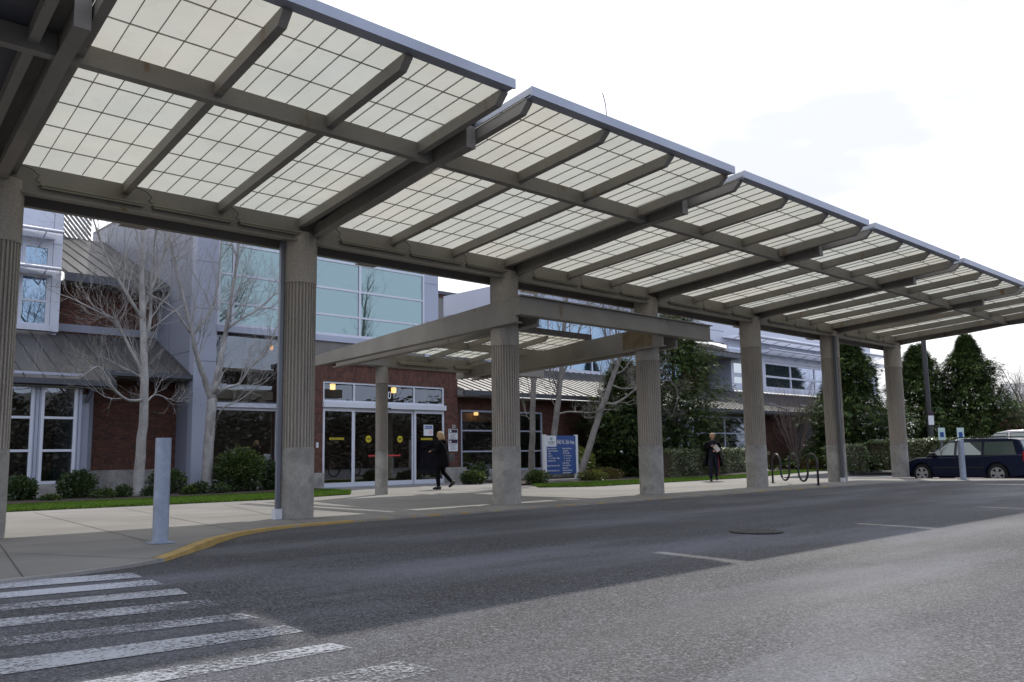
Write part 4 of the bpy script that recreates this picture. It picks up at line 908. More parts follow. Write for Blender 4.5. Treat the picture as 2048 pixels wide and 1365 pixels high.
# ------------------------------------------------------------ bare trees
def ortho(d):
    return d.orthogonal().normalized()
class Twigs:
    """one bare tree: limbs laid out by hand, finer branches grown from them"""
    def __init__(s, seed, droop=.0, budget=5200, curl=.15, upward=.13):
        s.r = random.Random(seed); s.mb = MB(); s.tips = []; s.n = 0; s.budget = budget; s.curl = curl; s.up = upward
    def limb(s, pts, rad, n=9, kids=0, lv=1, start=.3, klen=1.0):
        # smooth the hand-laid path
        P = [Vector(p) for p in pts]; Q = []; Rr = []
        for i in range(len(P)-1):
            a = P[max(0, i-1)]; b = P[i]; c = P[i+1]; d = P[min(len(P)-1, i+2)]
            for k in range(4):
                t = k/4; Q.append(.5*((2*b)+(c-a)*t+(2*a-5*b+4*c-d)*t*t+(3*b-a-3*c+d)*t**3)); Rr.append(rad[i]*(1-t)+rad[i+1]*t)
        Q.append(P[-1]); Rr.append(rad[-1])
        Q = [q+Vector((s.r.uniform(-1, 1), s.r.uniform(-1, 1), 0))*Rr[i]*.12 for i, q in enumerate(Q)]
        s.mb.tube(Q, Rr, n); m = len(Q)
        for k in range(kids):
            t = start+(1-start)*(k+s.r.random())/kids; i = min(m-2, int(t*(m-1))); d = (Q[i+1]-Q[i]).normalized()
            s.grow(Q[i], s.side(d, s.r.uniform(.4, .9)), min(.022, Rr[i]*s.r.uniform(.35, .6)), klen*s.r.uniform(.7, 1.3)*(1.2-.5*t), lv)
        d = (Q[-1]-Q[-2]).normalized(); s.grow(Q[-1], d, Rr[-1]*.9, klen, lv)
    def side(s, d, ang):
        o = ortho(d); o.rotate(Quaternion(d, s.r.uniform(0, 6.283))); return (d*math.cos(ang)+o*math.sin(ang)).normalized()
    def grow(s, p, d, r, L, lv):
        if s.n > s.budget or r < .0015: return
        m = {1: 7, 2: 6, 3: 5}.get(lv, 4); pts = [p.copy()]; rr = [r]; q = p.copy(); dd = d.copy()
        for i in range(m):
            j = Vector((s.r.gauss(0, 1), s.r.gauss(0, 1), s.r.gauss(0, 1)))*s.curl
            dd = (dd+j+Vector((0, 0, s.up))).normalized(); q = q+dd*L/m; pts.append(q.copy()); rr.append(max(.0018, r*(1-.72*(i+1)/m)))
        s.mb.tube(pts, rr, 5 if lv < 2 else (4 if lv < 3 else 3), caps=False); s.n += 1
        if lv < 4:
            for k in range({1: 5, 2: 4, 3: 1}[lv]):
                i = s.r.randint(1, m); t = i/m; dl = (pts[i]-pts[i-1]).normalized()
                s.grow(pts[i], s.side(dl, s.r.uniform(.4, .95)), max(.003, rr[i]*s.r.uniform(.45, .75)), L*s.r.uniform(.45, .8), lv+1)
        else: s.tips += pts[1:]
def buds(name, tips, r_, n, size, m_, parent):
    mb = MB()
    for p in (r_.sample(tips, min(n, len(tips)))):
        a = Vector((r_.gauss(0, 1), r_.gauss(0, 1), r_.gauss(0, 1))).normalized(); b = a.orthogonal().normalized(); z = size*r_.uniform(.6, 1.3)
        mb.add([p-b*z*.5, p+b*z*.5, p+a*z*1.6], [(0, 1, 2)]); c = a.cross(b)
        mb.add([p-c*z*.5, p+c*z*.5, p+a*z*1.6], [(0, 1, 2)])
    return mb.build(name, m_, parent, kind='stuff')
def bare_tree(label, base_px, Y, limbs, seed, bark='bark_pale', budget=6500, klen=1.35, budn=500, budm='bud', z0=.05, **kw):
    """limbs: list of (list of (px, py, dY), radii in metres, number of side branches)"""
    T = Twigs(seed, budget=budget, **kw); b = FY(*base_px, Y)
    root = empty('bare_tree', (b.x, Y, z0-.05), label, 'tree', 'bare trees in the planting beds')
    for pts, rad, kids, *rest in limbs:
        P = [FY(x, y, Y+dy) for x, y, dy in pts]
        if pts[0][:2] == base_px: P[0] = Vector((P[0].x, Y, z0-.12))
        T.limb(P, rad, kids=kids, klen=klen*(rest[0] if rest else 1))
    o = T.mb.build('trunk_and_branches', bark, root, smooth=True)
    if budn: buds('buds', T.tips, T.r, budn, .02, budm, root)
    return root, T
bare_tree('pale smooth barked bare tree with yellowish buds, nearest the ribbed bay windows', (275, 1000), 11.0,
    [([(275, 1000, 0), (281, 915, 0), (287, 830, 0), (289, 740, 0), (286, 650, 0), (283, 560, 0), (285, 480, 0), (286, 400, 0)], [.15, .13, .115, .10, .085, .07, .055, .04], 14, 1.1),
     ([(286, 800, 0), (255, 800, -.3), (225, 775, -.5), (200, 735, -.7), (175, 745, -.8)], [.045, .036, .03, .022, .015], 7, .7),
     ([(287, 745, 0), (262, 700, .1), (240, 655, .2), (232, 640, .1), (205, 628, .0), (150, 600, -.1)], [.05, .04, .034, .026, .02, .014], 8, .8),
     ([(286, 640, 0), (255, 590, -.2), (215, 520, -.3), (190, 450, -.4)], [.05, .04, .03, .02], 9), ([(286, 620, 0), (310, 560, .2), (330, 500, .3), (350, 430, .3)], [.05, .04, .03, .02], 8),
     ([(288, 690, 0), (300, 640, .2), (303, 560, .3), (310, 470, .3)], [.055, .045, .035, .025], 7), ([(289, 810, 0), (310, 790, .3), (340, 800, .5)], [.03, .022, .012], 4, .6)], 11, budn=900, budget=6500)
bare_tree('pale bare tree forking low into thick limbs, before the grey tower corner', (412, 995), 11.7,
    [([(412, 995, 0), (416, 920, 0), (420, 850, 0), (424, 797, 0)], [.19, .155, .14, .14], 2, .6),
     ([(423, 800, 0), (408, 755, -.1), (392, 705, -.2), (384, 665, -.3), (370, 610, -.3), (352, 540, -.2), (335, 460, -.1)], [.10, .085, .07, .058, .045, .035, .025], 9, 1.1),
     ([(386, 670, -.3), (410, 640, -.2), (430, 600, 0), (440, 520, .1), (446, 440, .1)], [.045, .04, .034, .028, .02], 8),
     ([(426, 798, 0), (436, 740, .1), (447, 690, .2), (455, 640, .2), (468, 560, .3), (480, 470, .3), (485, 420, .3)], [.09, .08, .07, .06, .045, .035, .03], 12, 1.1),
     ([(452, 660, .2), (480, 640, 0), (515, 620, -.2), (553, 585, -.3)], [.04, .034, .028, .02], 8, .9),
     ([(428, 795, 0), (452, 776, -.3), (478, 768, -.4), (500, 735, -.5), (530, 705, -.6), (552, 660, -.7)], [.055, .046, .04, .034, .028, .02], 9, .8),
     ([(436, 830, 0), (452, 812, -.2), (480, 800, -.3), (520, 770, -.5)], [.028, .024, .02, .014], 5, .7),
     ([(380, 665, -.3), (352, 625, -.5), (330, 605, -.6), (300, 590, -.7)], [.035, .028, .022, .014], 6, .9)], 23, budn=300, budget=6500)
# --- trunks beside the blue sign
bare_tree('straight slim pale trunk rising beside the small column, near the blue sign', (1062, 980), 7.6,
    [([(1062, 980, 0), (1064, 900, 0), (1066, 800, 0), (1068, 700, 0), (1070, 620, 0), (1074, 540, 0)], [.115, .10, .09, .08, .07, .05], 10),
     ([(1068, 770, 0), (1078, 735, .1), (1060, 700, .1), (1045, 670, .1)], [.03, .025, .02, .012], 4, .6)], 31, bark='bark_mid', budn=350, budget=6500)
bare_tree('pale trunk behind the blue sign panel, leaning slightly away from the small column', (1098, 975), 8.6,
    [([(1098, 975, 0), (1105, 900, 0), (1114, 820, 0), (1123, 740, 0), (1128, 660, 0), (1134, 590, 0), (1140, 530, 0)], [.125, .115, .105, .09, .075, .055, .04], 12),
     ([(1122, 760, 0), (1145, 700, .2), (1165, 640, .3), (1180, 590, .3)], [.05, .04, .03, .02], 8), ([(1112, 830, 0), (1140, 824, -.1), (1180, 826, -.2), (1210, 820, -.2)], [.035, .03, .022, .014], 7, .6),
     ([(1118, 790, 0), (1100, 740, .1), (1082, 700, .2)], [.03, .022, .012], 5, .7)], 37, bark='bark_mid', budn=350, budget=6500)
bare_tree('strongly leaning pale trunk with horizontal limbs, between the blue sign and the conifer', (1152, 980), 8.2,
    [([(1152, 980, 0), (1172, 915, .0), (1192, 850, .1), (1212, 795, .1), (1228, 750, .1), (1240, 715, .1), (1258, 660, .2), (1268, 600, .2)], [.135, .125, .115, .10, .09, .075, .055, .04], 12),
     ([(1208, 806, .1), (1230, 808, -.2), (1258, 790, -.4), (1282, 770, -.5), (1302, 765, -.6)], [.05, .046, .04, .032, .026], 5, .8),
     ([(1222, 770, .1), (1245, 778, -.2), (1268, 776, -.3), (1290, 768, -.4)], [.036, .032, .026, .02], 4, .8),
     ([(1228, 750, .1), (1248, 740, -.1), (1262, 715, -.2), (1268, 690, -.2)], [.036, .03, .025, .018], 4, .6),
     ([(1232, 735, .1), (1215, 690, .3), (1208, 640, .4), (1205, 590, .4)], [.05, .04, .032, .024], 8),
     ([(1240, 712, .1), (1275, 680, .1), (1300, 640, .1), (1310, 600, .1)], [.045, .038, .03, .02], 8),
     ([(1238, 716, .1), (1232, 660, .2), (1240, 600, .2)], [.05, .04, .03], 7),
     ([(1318, 742, -.6), (1340, 760, -.7), (1356, 790, -.8), (1345, 830, -.8)], [.02, .016, .012, .008], 7, .5)], 41, bark='bark_mid', budn=900, budget=6500, budm='bud')
# --- small reddish vase-shaped tree by the far windows
T = Twigs(53, budget=6500, curl=.12, upward=.2); b = FY(1595, 935, 9.6)
root = empty('bare_tree', (b.x, 9.6, 0), 'small vase shaped bare tree with dense reddish twigs, seen between two far columns', 'tree', 'bare trees in the planting beds')
for k in range(13):
    a = k*2.4; r_ = .5+.75*((k*37) % 10)/10; base = Vector((b.x+.08*math.cos(a), 9.6+.08*math.sin(a), 0))
    T.limb([base, base+Vector((r_*.25*math.cos(a), r_*.25*math.sin(a), 1.0)), base+Vector((r_*.7*math.cos(a), r_*.7*math.sin(a), 2.2)), base+Vector((r_*1.1*math.cos(a), r_*1.1*math.sin(a), 3.3))], [.03, .024, .018, .01], kids=8, klen=.9, lv=2)
T.mb.build('trunk_and_branches', 'bark_red', root, smooth=True)
# --- reddish tree at the right edge, beyond the van
T = Twigs(59, budget=9000, curl=.16, upward=.1); b = CAM+ray(2085, 880)*60
root = empty('bare_tree', (b.x, b.y, ZR), 'wide reddish bare tree rising over the far brick wall at the car park', 'tree')
for k in range(11):
    a = k*2.4; r_ = 1.2+1.6*((k*37) % 10)/10; base = Vector((b.x, b.y, ZR))
    T.limb([base, base+Vector((r_*.3*math.cos(a), r_*.3*math.sin(a), 1.8)), base+Vector((r_*.9*math.cos(a), r_*.9*math.sin(a), 3.6)), base+Vector((r_*1.5*math.cos(a), r_*1.5*math.sin(a), 5.2))], [.12, .09, .06, .03], kids=12, klen=1.9, lv=1)
T.mb.build('trunk_and_branches', 'bark_red', root, smooth=True)

# ------------------------------------------------------------ conifers
def conifer(name, label, x, y, h, r, seed, n=8500, prof=None, m_='conifer', group='evergreen trees by the building', z0=0.0, size=.30):
    R_ = random.Random(seed); root = empty(name, (x, y, z0), label, 'tree', group)
    tr = MB(); tr.tube([(x, y, z0-.1), (x+.05, y, z0+h*.4), (x, y, z0+h*.93)], [.16*h/7, .10*h/7, .02], 9); tr.build('trunk', 'bark_dark', root)
    prof = prof or (lambda t: (1-t)**.75*(min(1, t/.12)**.5))
    mb = MB(); off = Vector((R_.uniform(0, 50), R_.uniform(0, 50), 0))
    for i in range(n):
        t = R_.random()**1.15; a = R_.uniform(0, 6.2832); q = Vector((math.cos(a), math.sin(a), 0))
        lump = 1+.42*mnoise.noise(Vector((q.x*1.6, q.y*1.6, t*h*.75))+off)+.28*mnoise.noise(Vector((q.x*4.5, q.y*4.5, t*h*2.2))+off)
        rad = r*prof(t)*lump; depth_ = R_.random()**.45; rr = rad*(.25+.75*depth_)
        if R_.random() < .2: rr = rad*R_.uniform(1.0, 1.3)
        p = Vector((x, y, z0+.12+t*h*.97))+q*rr; p.z += R_.uniform(-.15, .15)
        d = (q+Vector((R_.gauss(0, .35), R_.gauss(0, .35), R_.uniform(-.55, .35)))).normalized(); sd = d.cross(Vector((0, 0, 1))).normalized(); up = sd.cross(d)
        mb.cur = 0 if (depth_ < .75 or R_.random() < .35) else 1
        for k in range(6):
            f = (d+sd*R_.uniform(-.75, .75)+up*R_.uniform(-.5, .35)).normalized(); L = size*R_.uniform(.6, 1.25); w_ = L*.10; s2 = f.cross(up).normalized()*w_
            mb.add([p, p+f*L*.5+s2, p+f*L, p+f*L*.5-s2], [(0, 1, 2, 3)])
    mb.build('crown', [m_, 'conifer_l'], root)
    return root
def oval(t): return (max(0, 1-((t-.42)/.60)**2))**.55 if t < .97 else .12
p = FY(1352, 900, 9.4)
conifer('conifer', 'tall rounded green conifer in front of the roof eaves, its top hidden by the canopies', p.x, 9.4, 7.0, 1.75, 3, n=9000, prof=oval, size=.26)
p = FY(1250, 900, 9.9)
conifer('conifer', 'lower spreading dark conifer behind the leaning trunk', p.x, 9.9, 4.7, 1.75, 4, n=7000, prof=lambda t: (1-t)**.55*(.55+.45*min(1, t/.3)), size=.26)
p = CAM+ray(1712, 900)*45
conifer('conifer', 'ragged evergreen at the end of the building, between the second last and last columns', p.x, p.y, 7.0, 3.1, 5, n=8500, prof=lambda t: (1-t)**1.0*(.85+.25*math.sin(t*17+1))+.03, size=.34)
p = CAM+ray(1848, 900)*58
conifer('conifer', 'dark evergreen right behind the lamp pole', p.x, p.y, 7.9, 3.9, 6, n=10500, prof=lambda t: (max(0, 1-t))**.92*(.9+.16*math.sin(t*23))+.03, size=.38)
p = CAM+ray(1948, 900)*58
conifer('conifer', 'tall pointed evergreen rising above the parked cars', p.x, p.y, 8.5, 4.2, 8, n=12500, prof=lambda t: (max(0, 1-t))**.95*(.9+.16*math.sin(t*19))+.03, size=.38)
p = CAM+ray(1640, 900)*50
conifer('conifer', 'thin evergreen partly hidden by the column with the dark downspout', p.x, p.y-1.0, 5.9, 1.5, 9, n=5000, prof=lambda t: (1-t)**.8, size=.32)

# ------------------------------------------------------------ shrubs and hedges
def leaves(mb, c, rx, rz, n, L, R_, flat=0):
    for i in range(n):
        v = Vector((R_.gauss(0, 1), R_.gauss(0, 1), R_.gauss(0, 1))).normalized(); k = R_.random()**.4
        k *= 1+.18*mnoise.noise(v*2.3+Vector(c)); p = Vector(c)+Vector((v.x*rx*k, v.y*rx*k, v.z*rz*k))
        if p.z < .02: p.z = R_.uniform(.02, .12)
        d = (v+Vector((R_.gauss(0, .6), R_.gauss(0, .6), R_.gauss(.2, .5)))).normalized(); s2 = d.orthogonal().normalized(); s2.rotate(Quaternion(d, R_.uniform(0, 6.28)))
        l = L*R_.uniform(.6, 1.2); w_ = l*.24; mb.add([p, p+d*l*.5+s2*w_, p+d*l, p+d*l*.5-s2*w_], [(0, 1, 2, 3)])
def shrub(label, px, py, Y, rpx, hpx, seed, n=1500, L=.09, m_='shrub', m2=None, group='shrubs in the planting beds', name='shrub'):
    R_ = random.Random(seed); p = FY(px, py, Y); dep = (p-CAM).dot(FW); rx = rpx*dep/F_PX; h = hpx*dep/F_PX
    root = empty(name, (p.x, Y, .04), label, 'shrub', group)
    st = MB()
    for k in range(6): a = k*1.05; st.tube([(p.x, Y, .02), (p.x+rx*.3*math.cos(a), Y+rx*.3*math.sin(a), h*.35), (p.x+rx*.6*math.cos(a), Y+rx*.6*math.sin(a), h*.7)], [.012, .009, .005], 5)
    st.build('stems', 'bark_dark', root)
    mb = MB(); leaves(mb, (p.x, Y, h*.5), rx, h*.55, n, L, R_); mb.build('foliage', m_, root)
    if m2: mb = MB(); leaves(mb, (p.x, Y, h*.62), rx*1.02, h*.5, n//4, L, R_); mb.build('new_leaves', m2, root)
    return root
shrub('round dark green shrub below the first bay window', 38, 1000, 11.2, 31, 48, 61, 2400)
shrub('round dark green shrub at the end of the bay windows, by the rain pipe', 153, 1002, 11.2, 36, 55, 62, 2800)
shrub('loose airy shrub against the brick recess, behind the galvanised bollard', 335, 990, 11.9, 36, 48, 63, 1300, L=.10, m2='shrub_y')
shrub('big bushy yellow green shrub in front of the lobby window', 478, 990, 11.2, 50, 82, 64, 4200, L=.11, m2='shrub_y')
shrub('leafy shrub tight against the downspout column', 540, 990, 11.3, 22, 58, 65, 1500, L=.10)
for i, (x, y, rp, hp, lb) in enumerate(((207, 1004, 24, 20, 'low tufted plant just right of the rain pipe shrub'), (246, 1003, 16, 26, 'small dense plant against the brick base, before the slim bare tree'),
        (302, 998, 20, 20, 'low plant at the foot of the slim bare tree'), (380, 996, 18, 18, 'low plant between the airy shrub and the forked tree'), (400, 996, 16, 26, 'small bushy plant at the foot of the forked tree'),
        (440, 998, 20, 20, 'low plant before the big yellow green shrub'), (100, 1010, 20, 12, 'straw coloured ground plant between the two round shrubs'))):
    shrub(lb, x, y, 10.4, rp, hp, 70+i, 700, L=.075, m2='shrub_y' if i % 3 == 0 else None, group='low plants along the lawn')
shrub('pale variegated low plant beside the right door pier', 945, 975, 9.9, 24, 24, 81, 1400, L=.10, m2='shrub_y'); shrub('dark leafy shrub under the lit window', 958, 960, 11.0, 20, 38, 82, 1200)
shrub('green tuft at the foot of the straight slim trunk', 1075, 985, 7.2, 24, 26, 83, 1200, m2='shrub_y'); shrub('leggy bright yellow green shrub beside the blue sign', 1168, 975, 8.6, 24, 62, 84, 900, L=.12, m_='shrub_y')
shrub('reddish ground plants between the sign and the conifer', 1205, 972, 8.4, 42, 22, 85, 1800, m_='rusty_plant', m2='shrub_y'); shrub('dark shrub below the white framed low window', 1265, 960, 9.3, 28, 45, 86, 1800)
shrub('yellow green ground cover at the edge of the bed by the sign', 1185, 975, 7.6, 30, 20, 88, 1400, m_='shrub_y', m2='rusty_plant')
shrub('straw coloured ornamental grass beyond the bike rack', 1625, 942, 8.6, 28, 22, 87, 1400, m_='rusty_plant')
shrub('dark leafy shrub between the two farthest columns', 1720, 945, 8.9, 26, 42, 89, 1800, L=.12)
def hedge(label, a, b, w_, h, n, seed, L=.09, m_='hedge', name='hedge', front=1):
    R_ = random.Random(seed); a = Vector((*a, 0)); b = Vector((*b, 0)); t = (b-a); ln = t.length; t.normalize(); nn = Vector((-t.y, t.x, 0))
    root = empty(name, a, label, 'hedge'); mb = MB()
    core = MB(); q = [a+t*.15+nn*.15, b-t*.15+nn*.15, b-t*.15+nn*(w_-.15), a+t*.15+nn*(w_-.15)]; core.hexa([(*p[:2], .0) for p in q]+[(*p[:2], h-.15) for p in q]); core.build('inner_twigs', 'bark_dark', root)
    for i in range(n):
        u = R_.random(); top = R_.random() < .42; v = R_.random() if top else (R_.random()*.16 if R_.random() < .8 else 1-R_.random()*.14)
        z = h-R_.random()**2*.16 if top else h*R_.random(); bump_ = .2*mnoise.noise(Vector((u*ln*1.1, v*3, z*1.5+seed)))
        e = min(u, 1-u)*ln; z = min(z, h-max(0, .35-e)*.7) if e < .35 else z
        p = a+t*(u*ln)+nn*(v*w_-(bump_ if v < .5 else -bump_)); p.z = z+(bump_*.5 if top else 0)
        o = (nn*(v*2-1)+Vector((0, 0, 1 if top else .1))); d = (o*.7+Vector((R_.gauss(0, .6), R_.gauss(0, .6), R_.gauss(.15, .5)))).normalized()
        if top: d = Vector((R_.gauss(0, 1), R_.gauss(0, 1), R_.gauss(.1, .35))).normalized()
        s2 = d.orthogonal().normalized(); s2.rotate(Quaternion(d, R_.uniform(0, 6.28)))
        if top: s2 = (d.cross(Vector((0, 0, 1)))+Vector((0, 0, R_.gauss(0, .35)))).normalized()
        l = L*R_.uniform(.6, 1.25); k = l*.27; mb.add([p, p+d*l*.5+s2*k, p+d*l, p+d*l*.5-s2*k], [(0, 1, 2, 3)])
    mb.build('foliage', m_, root); return root
hedge('long clipped glossy hedge behind the walking person, along the lawn', (24.6, 6.9), (36.2, 9.6), 1.3, 1.08, 22000, 91)
p = CAM+ray(1728, 900)*42; q = CAM+ray(1985, 900)*37
hedge('rounded pale topped hedge behind the parked wagon', (p.x, p.y), (q.x, q.y), 2.0, 1.38, 16000, 92, L=.12)
p = CAM+ray(1690, 900)*40.5; q = CAM+ray(1735, 900)*41
hedge('short dark hedge between the farthest two columns', (p.x, p.y), (q.x, q.y), 1.4, 1.2, 3500, 93, L=.11)
# trees behind the viewer for the windows to mirror; unseen hall added to close sky gaps
fw_ = MB(); R_ = random.Random(5)
MT['woods'] = leaf_mat('distant woods', (.06, .066, .045), (.10, .09, .075), .1)
for i in range(46000):
    x = R_.uniform(-40, 110); t = R_.random(); hh = 7+3.5*mnoise.noise(Vector((x*.13, 0, 0)))+2*mnoise.noise(Vector((x*.5, 4, 0))); z = t**.8*hh; y = -45+R_.uniform(-3, 3)
    a = R_.uniform(0, 6.28); L = R_.uniform(.10, .34); c_, s_ = math.cos(a)*L, math.sin(a)*L*.6
    fw_.add([(x-c_, y, z-s_), (x+s_, y+R_.uniform(-.5, .5), z-c_*.5), (x+c_, y, z+s_), (x-s_, y+R_.uniform(-.5, .5), z+c_*.5)], [(0, 1, 2, 3)])
fw_.build('distant_woods', 'woods', kind='stuff')
hall = empty('added_hall', (20, -52, 0), 'long low unseen hall added across the drive to close sky gaps in the window reflections', 'building')
MT['hall_wall'] = mat('hall wall', (.22, .17, .15), .8, var=.1); MB().box(-50, 120, -60, -50, -.2, 5.2).build('wall', 'hall_wall', hall)
MB().hexa([(-52, -62, 5.2), (122, -62, 5.2), (122, -48.5, 5.2), (-52, -48.5, 5.2), (-52, -56, 7.6), (122, -56, 7.6), (122, -54, 7.6), (-52, -54, 7.6)]).build('roof', 'roof', hall)
# ------------------------------------------------------------ bollards
def bollard(x, y, label, h=1.2, r=.088):
    root = empty('bollard', (x, y, 0), label, 'bollard', 'galvanised bollards on the pavement')
    mb = MB(); mb.lathe([(r, .012), (r, h-.004), (r-.005, h), (.001, h+.002)], 32, c=(x, y, 0)); o = mb.build('post', 'galv', root); smooth_by_angle(o, 40)
    mb = MB(); mb.box(x-.125, x+.125, y-.125, y+.125, .004, .016)
    for sx in (-1, 1):
        for sy in (-1, 1): mb.lathe([(.012, .015), (.012, .026)], 6, c=(x+sx*.105, y+sy*.105, 0))
    mb.build('base_plate', 'galv', root); return root
p = G(320, 1087); bollard(p.x, p.y, 'thick galvanised bollard near the painted kerb and the crossing')
p = G(1927, 960); bollard(p.x, p.y, 'galvanised bollard in front of the parked dark wagon')
# ------------------------------------------------------------ bike rack
a = G(1546, 966); b = G(1637, 971.5)
t = (b-a); ln = t.length; t.normalize()
br = empty('bike_rack', (a.x, a.y, 0), 'black wave shaped tube bike rack standing on the pavement between two columns', 'bike rack')
H_ = .86; R_ = ln/10; pts = [a+Vector((0, 0, .0))]
def arc(cx_, z, r, up):
    o = []
    for k in range(0, 13):
        an = math.pi*(1-k/12); o.append(a+t*(cx_+r*math.cos(an))+Vector((0, 0, z+(r*math.sin(an) if up else -r*math.sin(an)))))
    return o
path = [a.copy()]; r_ = ln/10
for i in range(5): path += arc(r_+2*r_*i, (H_-r_) if i % 2 == 0 else .10+r_, r_, i % 2 == 0)
path.append(b.copy()); mb = MB(); mb.tube(path, .03, 10); mb.build('tube', 'blackmetal', br, smooth=True)
for q in (a, b): mb = MB(); mb.lathe([(.075, .004), (.075, .014)], 12, c=(q.x, q.y, 0)); mb.build('foot_plate', 'blackmetal', br)
# ------------------------------------------------------------ blue directory sign
YS = 8.0; sx0, sx1 = FY(1089, 900, YS).x, FY(1152, 900, YS).x; stop = 1.60
sg = empty('directory_sign', ((sx0+sx1)/2, YS, 0), 'blue directory sign with white lettering on two posts in a low concrete plinth', 'sign')
MB().box(sx0-.28, sx1+.32, YS-.2, YS+.2, -.02, .12).build('plinth', 'concrete_base', sg, bevel=.01)
for x in (sx0, sx1): MB().box(x-.055, x+.055, YS-.05, YS+.05, .12, stop+.03).build('post', 'sign_white', sg, bevel=.004)
pz0 = .30; MB().box(sx0+.056, sx1-.056, YS-.03, YS+.02, pz0, stop).build('panel', 'sign_blue', sg); MB().box(sx0+.056, sx1-.056, YS+.0205, YS+.03, pz0, stop).build('dimming_sheet', 'sign_back_dim', sg)  # dark rear sheet added to dim the sign's mirror image in the doors
w_ = sx1-sx0-.112; xL = sx0+.056
lg = MB().box(xL+.005, xL+w_*.335, YS-.036, YS-.031, stop-.375, stop-.005).build('logo_panel', 'sign_white', sg)
mb = MB(); cx_ = xL+w_*.17; zc = stop-.12
for k in range(5):
    an = math.radians(20+35*k); mb.add([(cx_, YS-.039, zc-.045), (cx_+.075*math.cos(an-.2), YS-.039, zc+.055*math.sin(an-.2)), (cx_+.085*math.cos(an+.2), YS-.039, zc+.06*math.sin(an+.2))], [(0, 1, 2)])
mb.build('emblem', 'sign_green', lg)
text('OLYMPIC', .075, (cx_, YS-.040, stop-.245), 'pipe', lg, align='CENTER'); text('MEDICAL CENTER', .035, (cx_, YS-.040, stop-.30), 'pipe', lg, align='CENTER')
text('840 N. 5th Ave.', .215, (xL+w_*.355, YS-.038, stop-.29), 'plain_white', sg, xs=.66)
lh = .083
Lc = ['Olympic Medical Center', '  Outpatient Rehabilitation', '  Imaging', '  Laboratory', '    Mon - Fri  8:00am - 5:00pm', '  Radiology Services', '', 'Olympic Medical Home Health', '', 'Olympic Medical Sleep Center']
Rc = ['Olympic Medical Physicians', '  Specialty Clinic', '  WALK IN CLINIC', '    Mon - Fri  8am - 6pm', '    Sat      9am - 5pm', '    Sun     9am - 5pm', 'Services 2nd Floor', 'Women\'s Health Clinic', 'Surgical Services', 'Cardiology and Neurology', 'Diabetes and Nutrition']
for i, l in enumerate(Lc):
    if l.strip(): text(l.strip(), .068, (xL+.03+.018*(len(l)-len(l.lstrip())), YS-.038, stop-.46-i*lh), 'plain_white', sg, xs=.72)
for i, l in enumerate(Rc): text(l.strip(), .068, (xL+w_*.53+.018*(len(l)-len(l.lstrip())), YS-.038, stop-.46-i*lh), 'plain_white', sg, xs=.66)
# ------------------------------------------------------------ lamp pole and parking signs
p = CAM+ray(1863, 895)*42; q = CAM+ray(1846, 690)*42
lp = empty('lamp_pole', (p.x, p.y, ZR), 'dark slender lamp pole rising from the hedge at the car park', 'lamp pole')
mb = MB(); mb.lathe([(.15, ZR), (.15, ZR+.2), (.13, 1.0), (.11, 7.2)], 12, c=(p.x, p.y, 0)); mb.build('pole', 'blackmetal', lp, smooth=False)
mb = MB(); mb.box(p.x-.35, p.x+.35, p.y-.18, p.y+.18, 7.2, 7.32); mb.build('lamp_head', 'blackmetal', lp)
MT['badge'] = MT['sign_white']
vd = (CAM-p); vd.z = 0; vd.normalize(); sd = Vector((-vd.y, vd.x, 0))
def facing(center, w_, h, d, out):          # thin slab facing along out
    s_ = Vector((-out.y, out.x, 0)); c = Vector(center); u = Vector((0, 0, 1)); mb = MB()
    P = [c-s_*w_/2-out*d/2-u*h/2, c+s_*w_/2-out*d/2-u*h/2, c+s_*w_/2+out*d/2-u*h/2, c-s_*w_/2+out*d/2-u*h/2]
    mb.hexa(P+[x+u*h for x in P]); return mb
cz = (CAM+ray(1862, 841)*42).z
so_ = (vd+sd*.5).normalized()
facing(Vector((p.x, p.y, cz))+so_*.17, .26, .44, .02, so_).build('notice_plate', 'sign_white', lp); facing(Vector((p.x, p.y, cz+.33))+so_*.17, .30, .13, .02, so_).build('notice_plate', 'sign_plum', lp)
def pk_sign(px, ytop, dep, label):
    c = CAM+ray(px, ytop)*dep; out = Vector((-.97, -.25, 0)).normalized(); out.rotate(Quaternion((0, 0, 1), .75))
    root = empty('parking_sign', (c.x, c.y, ZR), label, 'sign', 'accessible parking signs'); H = .50
    MB().box(c.x-.025, c.x+.025, c.y-.025, c.y+.025, ZR, c.z-.05).build('post', 'pipe', root)
    MT['pale_green'] = MT.get('pale_green') or mat('pale green sign face', (.5, .62, .58), .5)
    facing(Vector((c.x, c.y, c.z-H/2))+out*.045, .32, H, .012, out).build('plate', 'pale_green', root); facing(Vector((c.x, c.y, c.z-H*.56))+out*.055, .17, .2, .006, out).build('symbol', 'sign_blue', root)
pk_sign(1881, 856, 36, 'accessible parking sign with blue symbol just right of the lamp pole'); pk_sign(1918.5, 856, 36, 'accessible parking sign with blue symbol rising above the wagon roof')

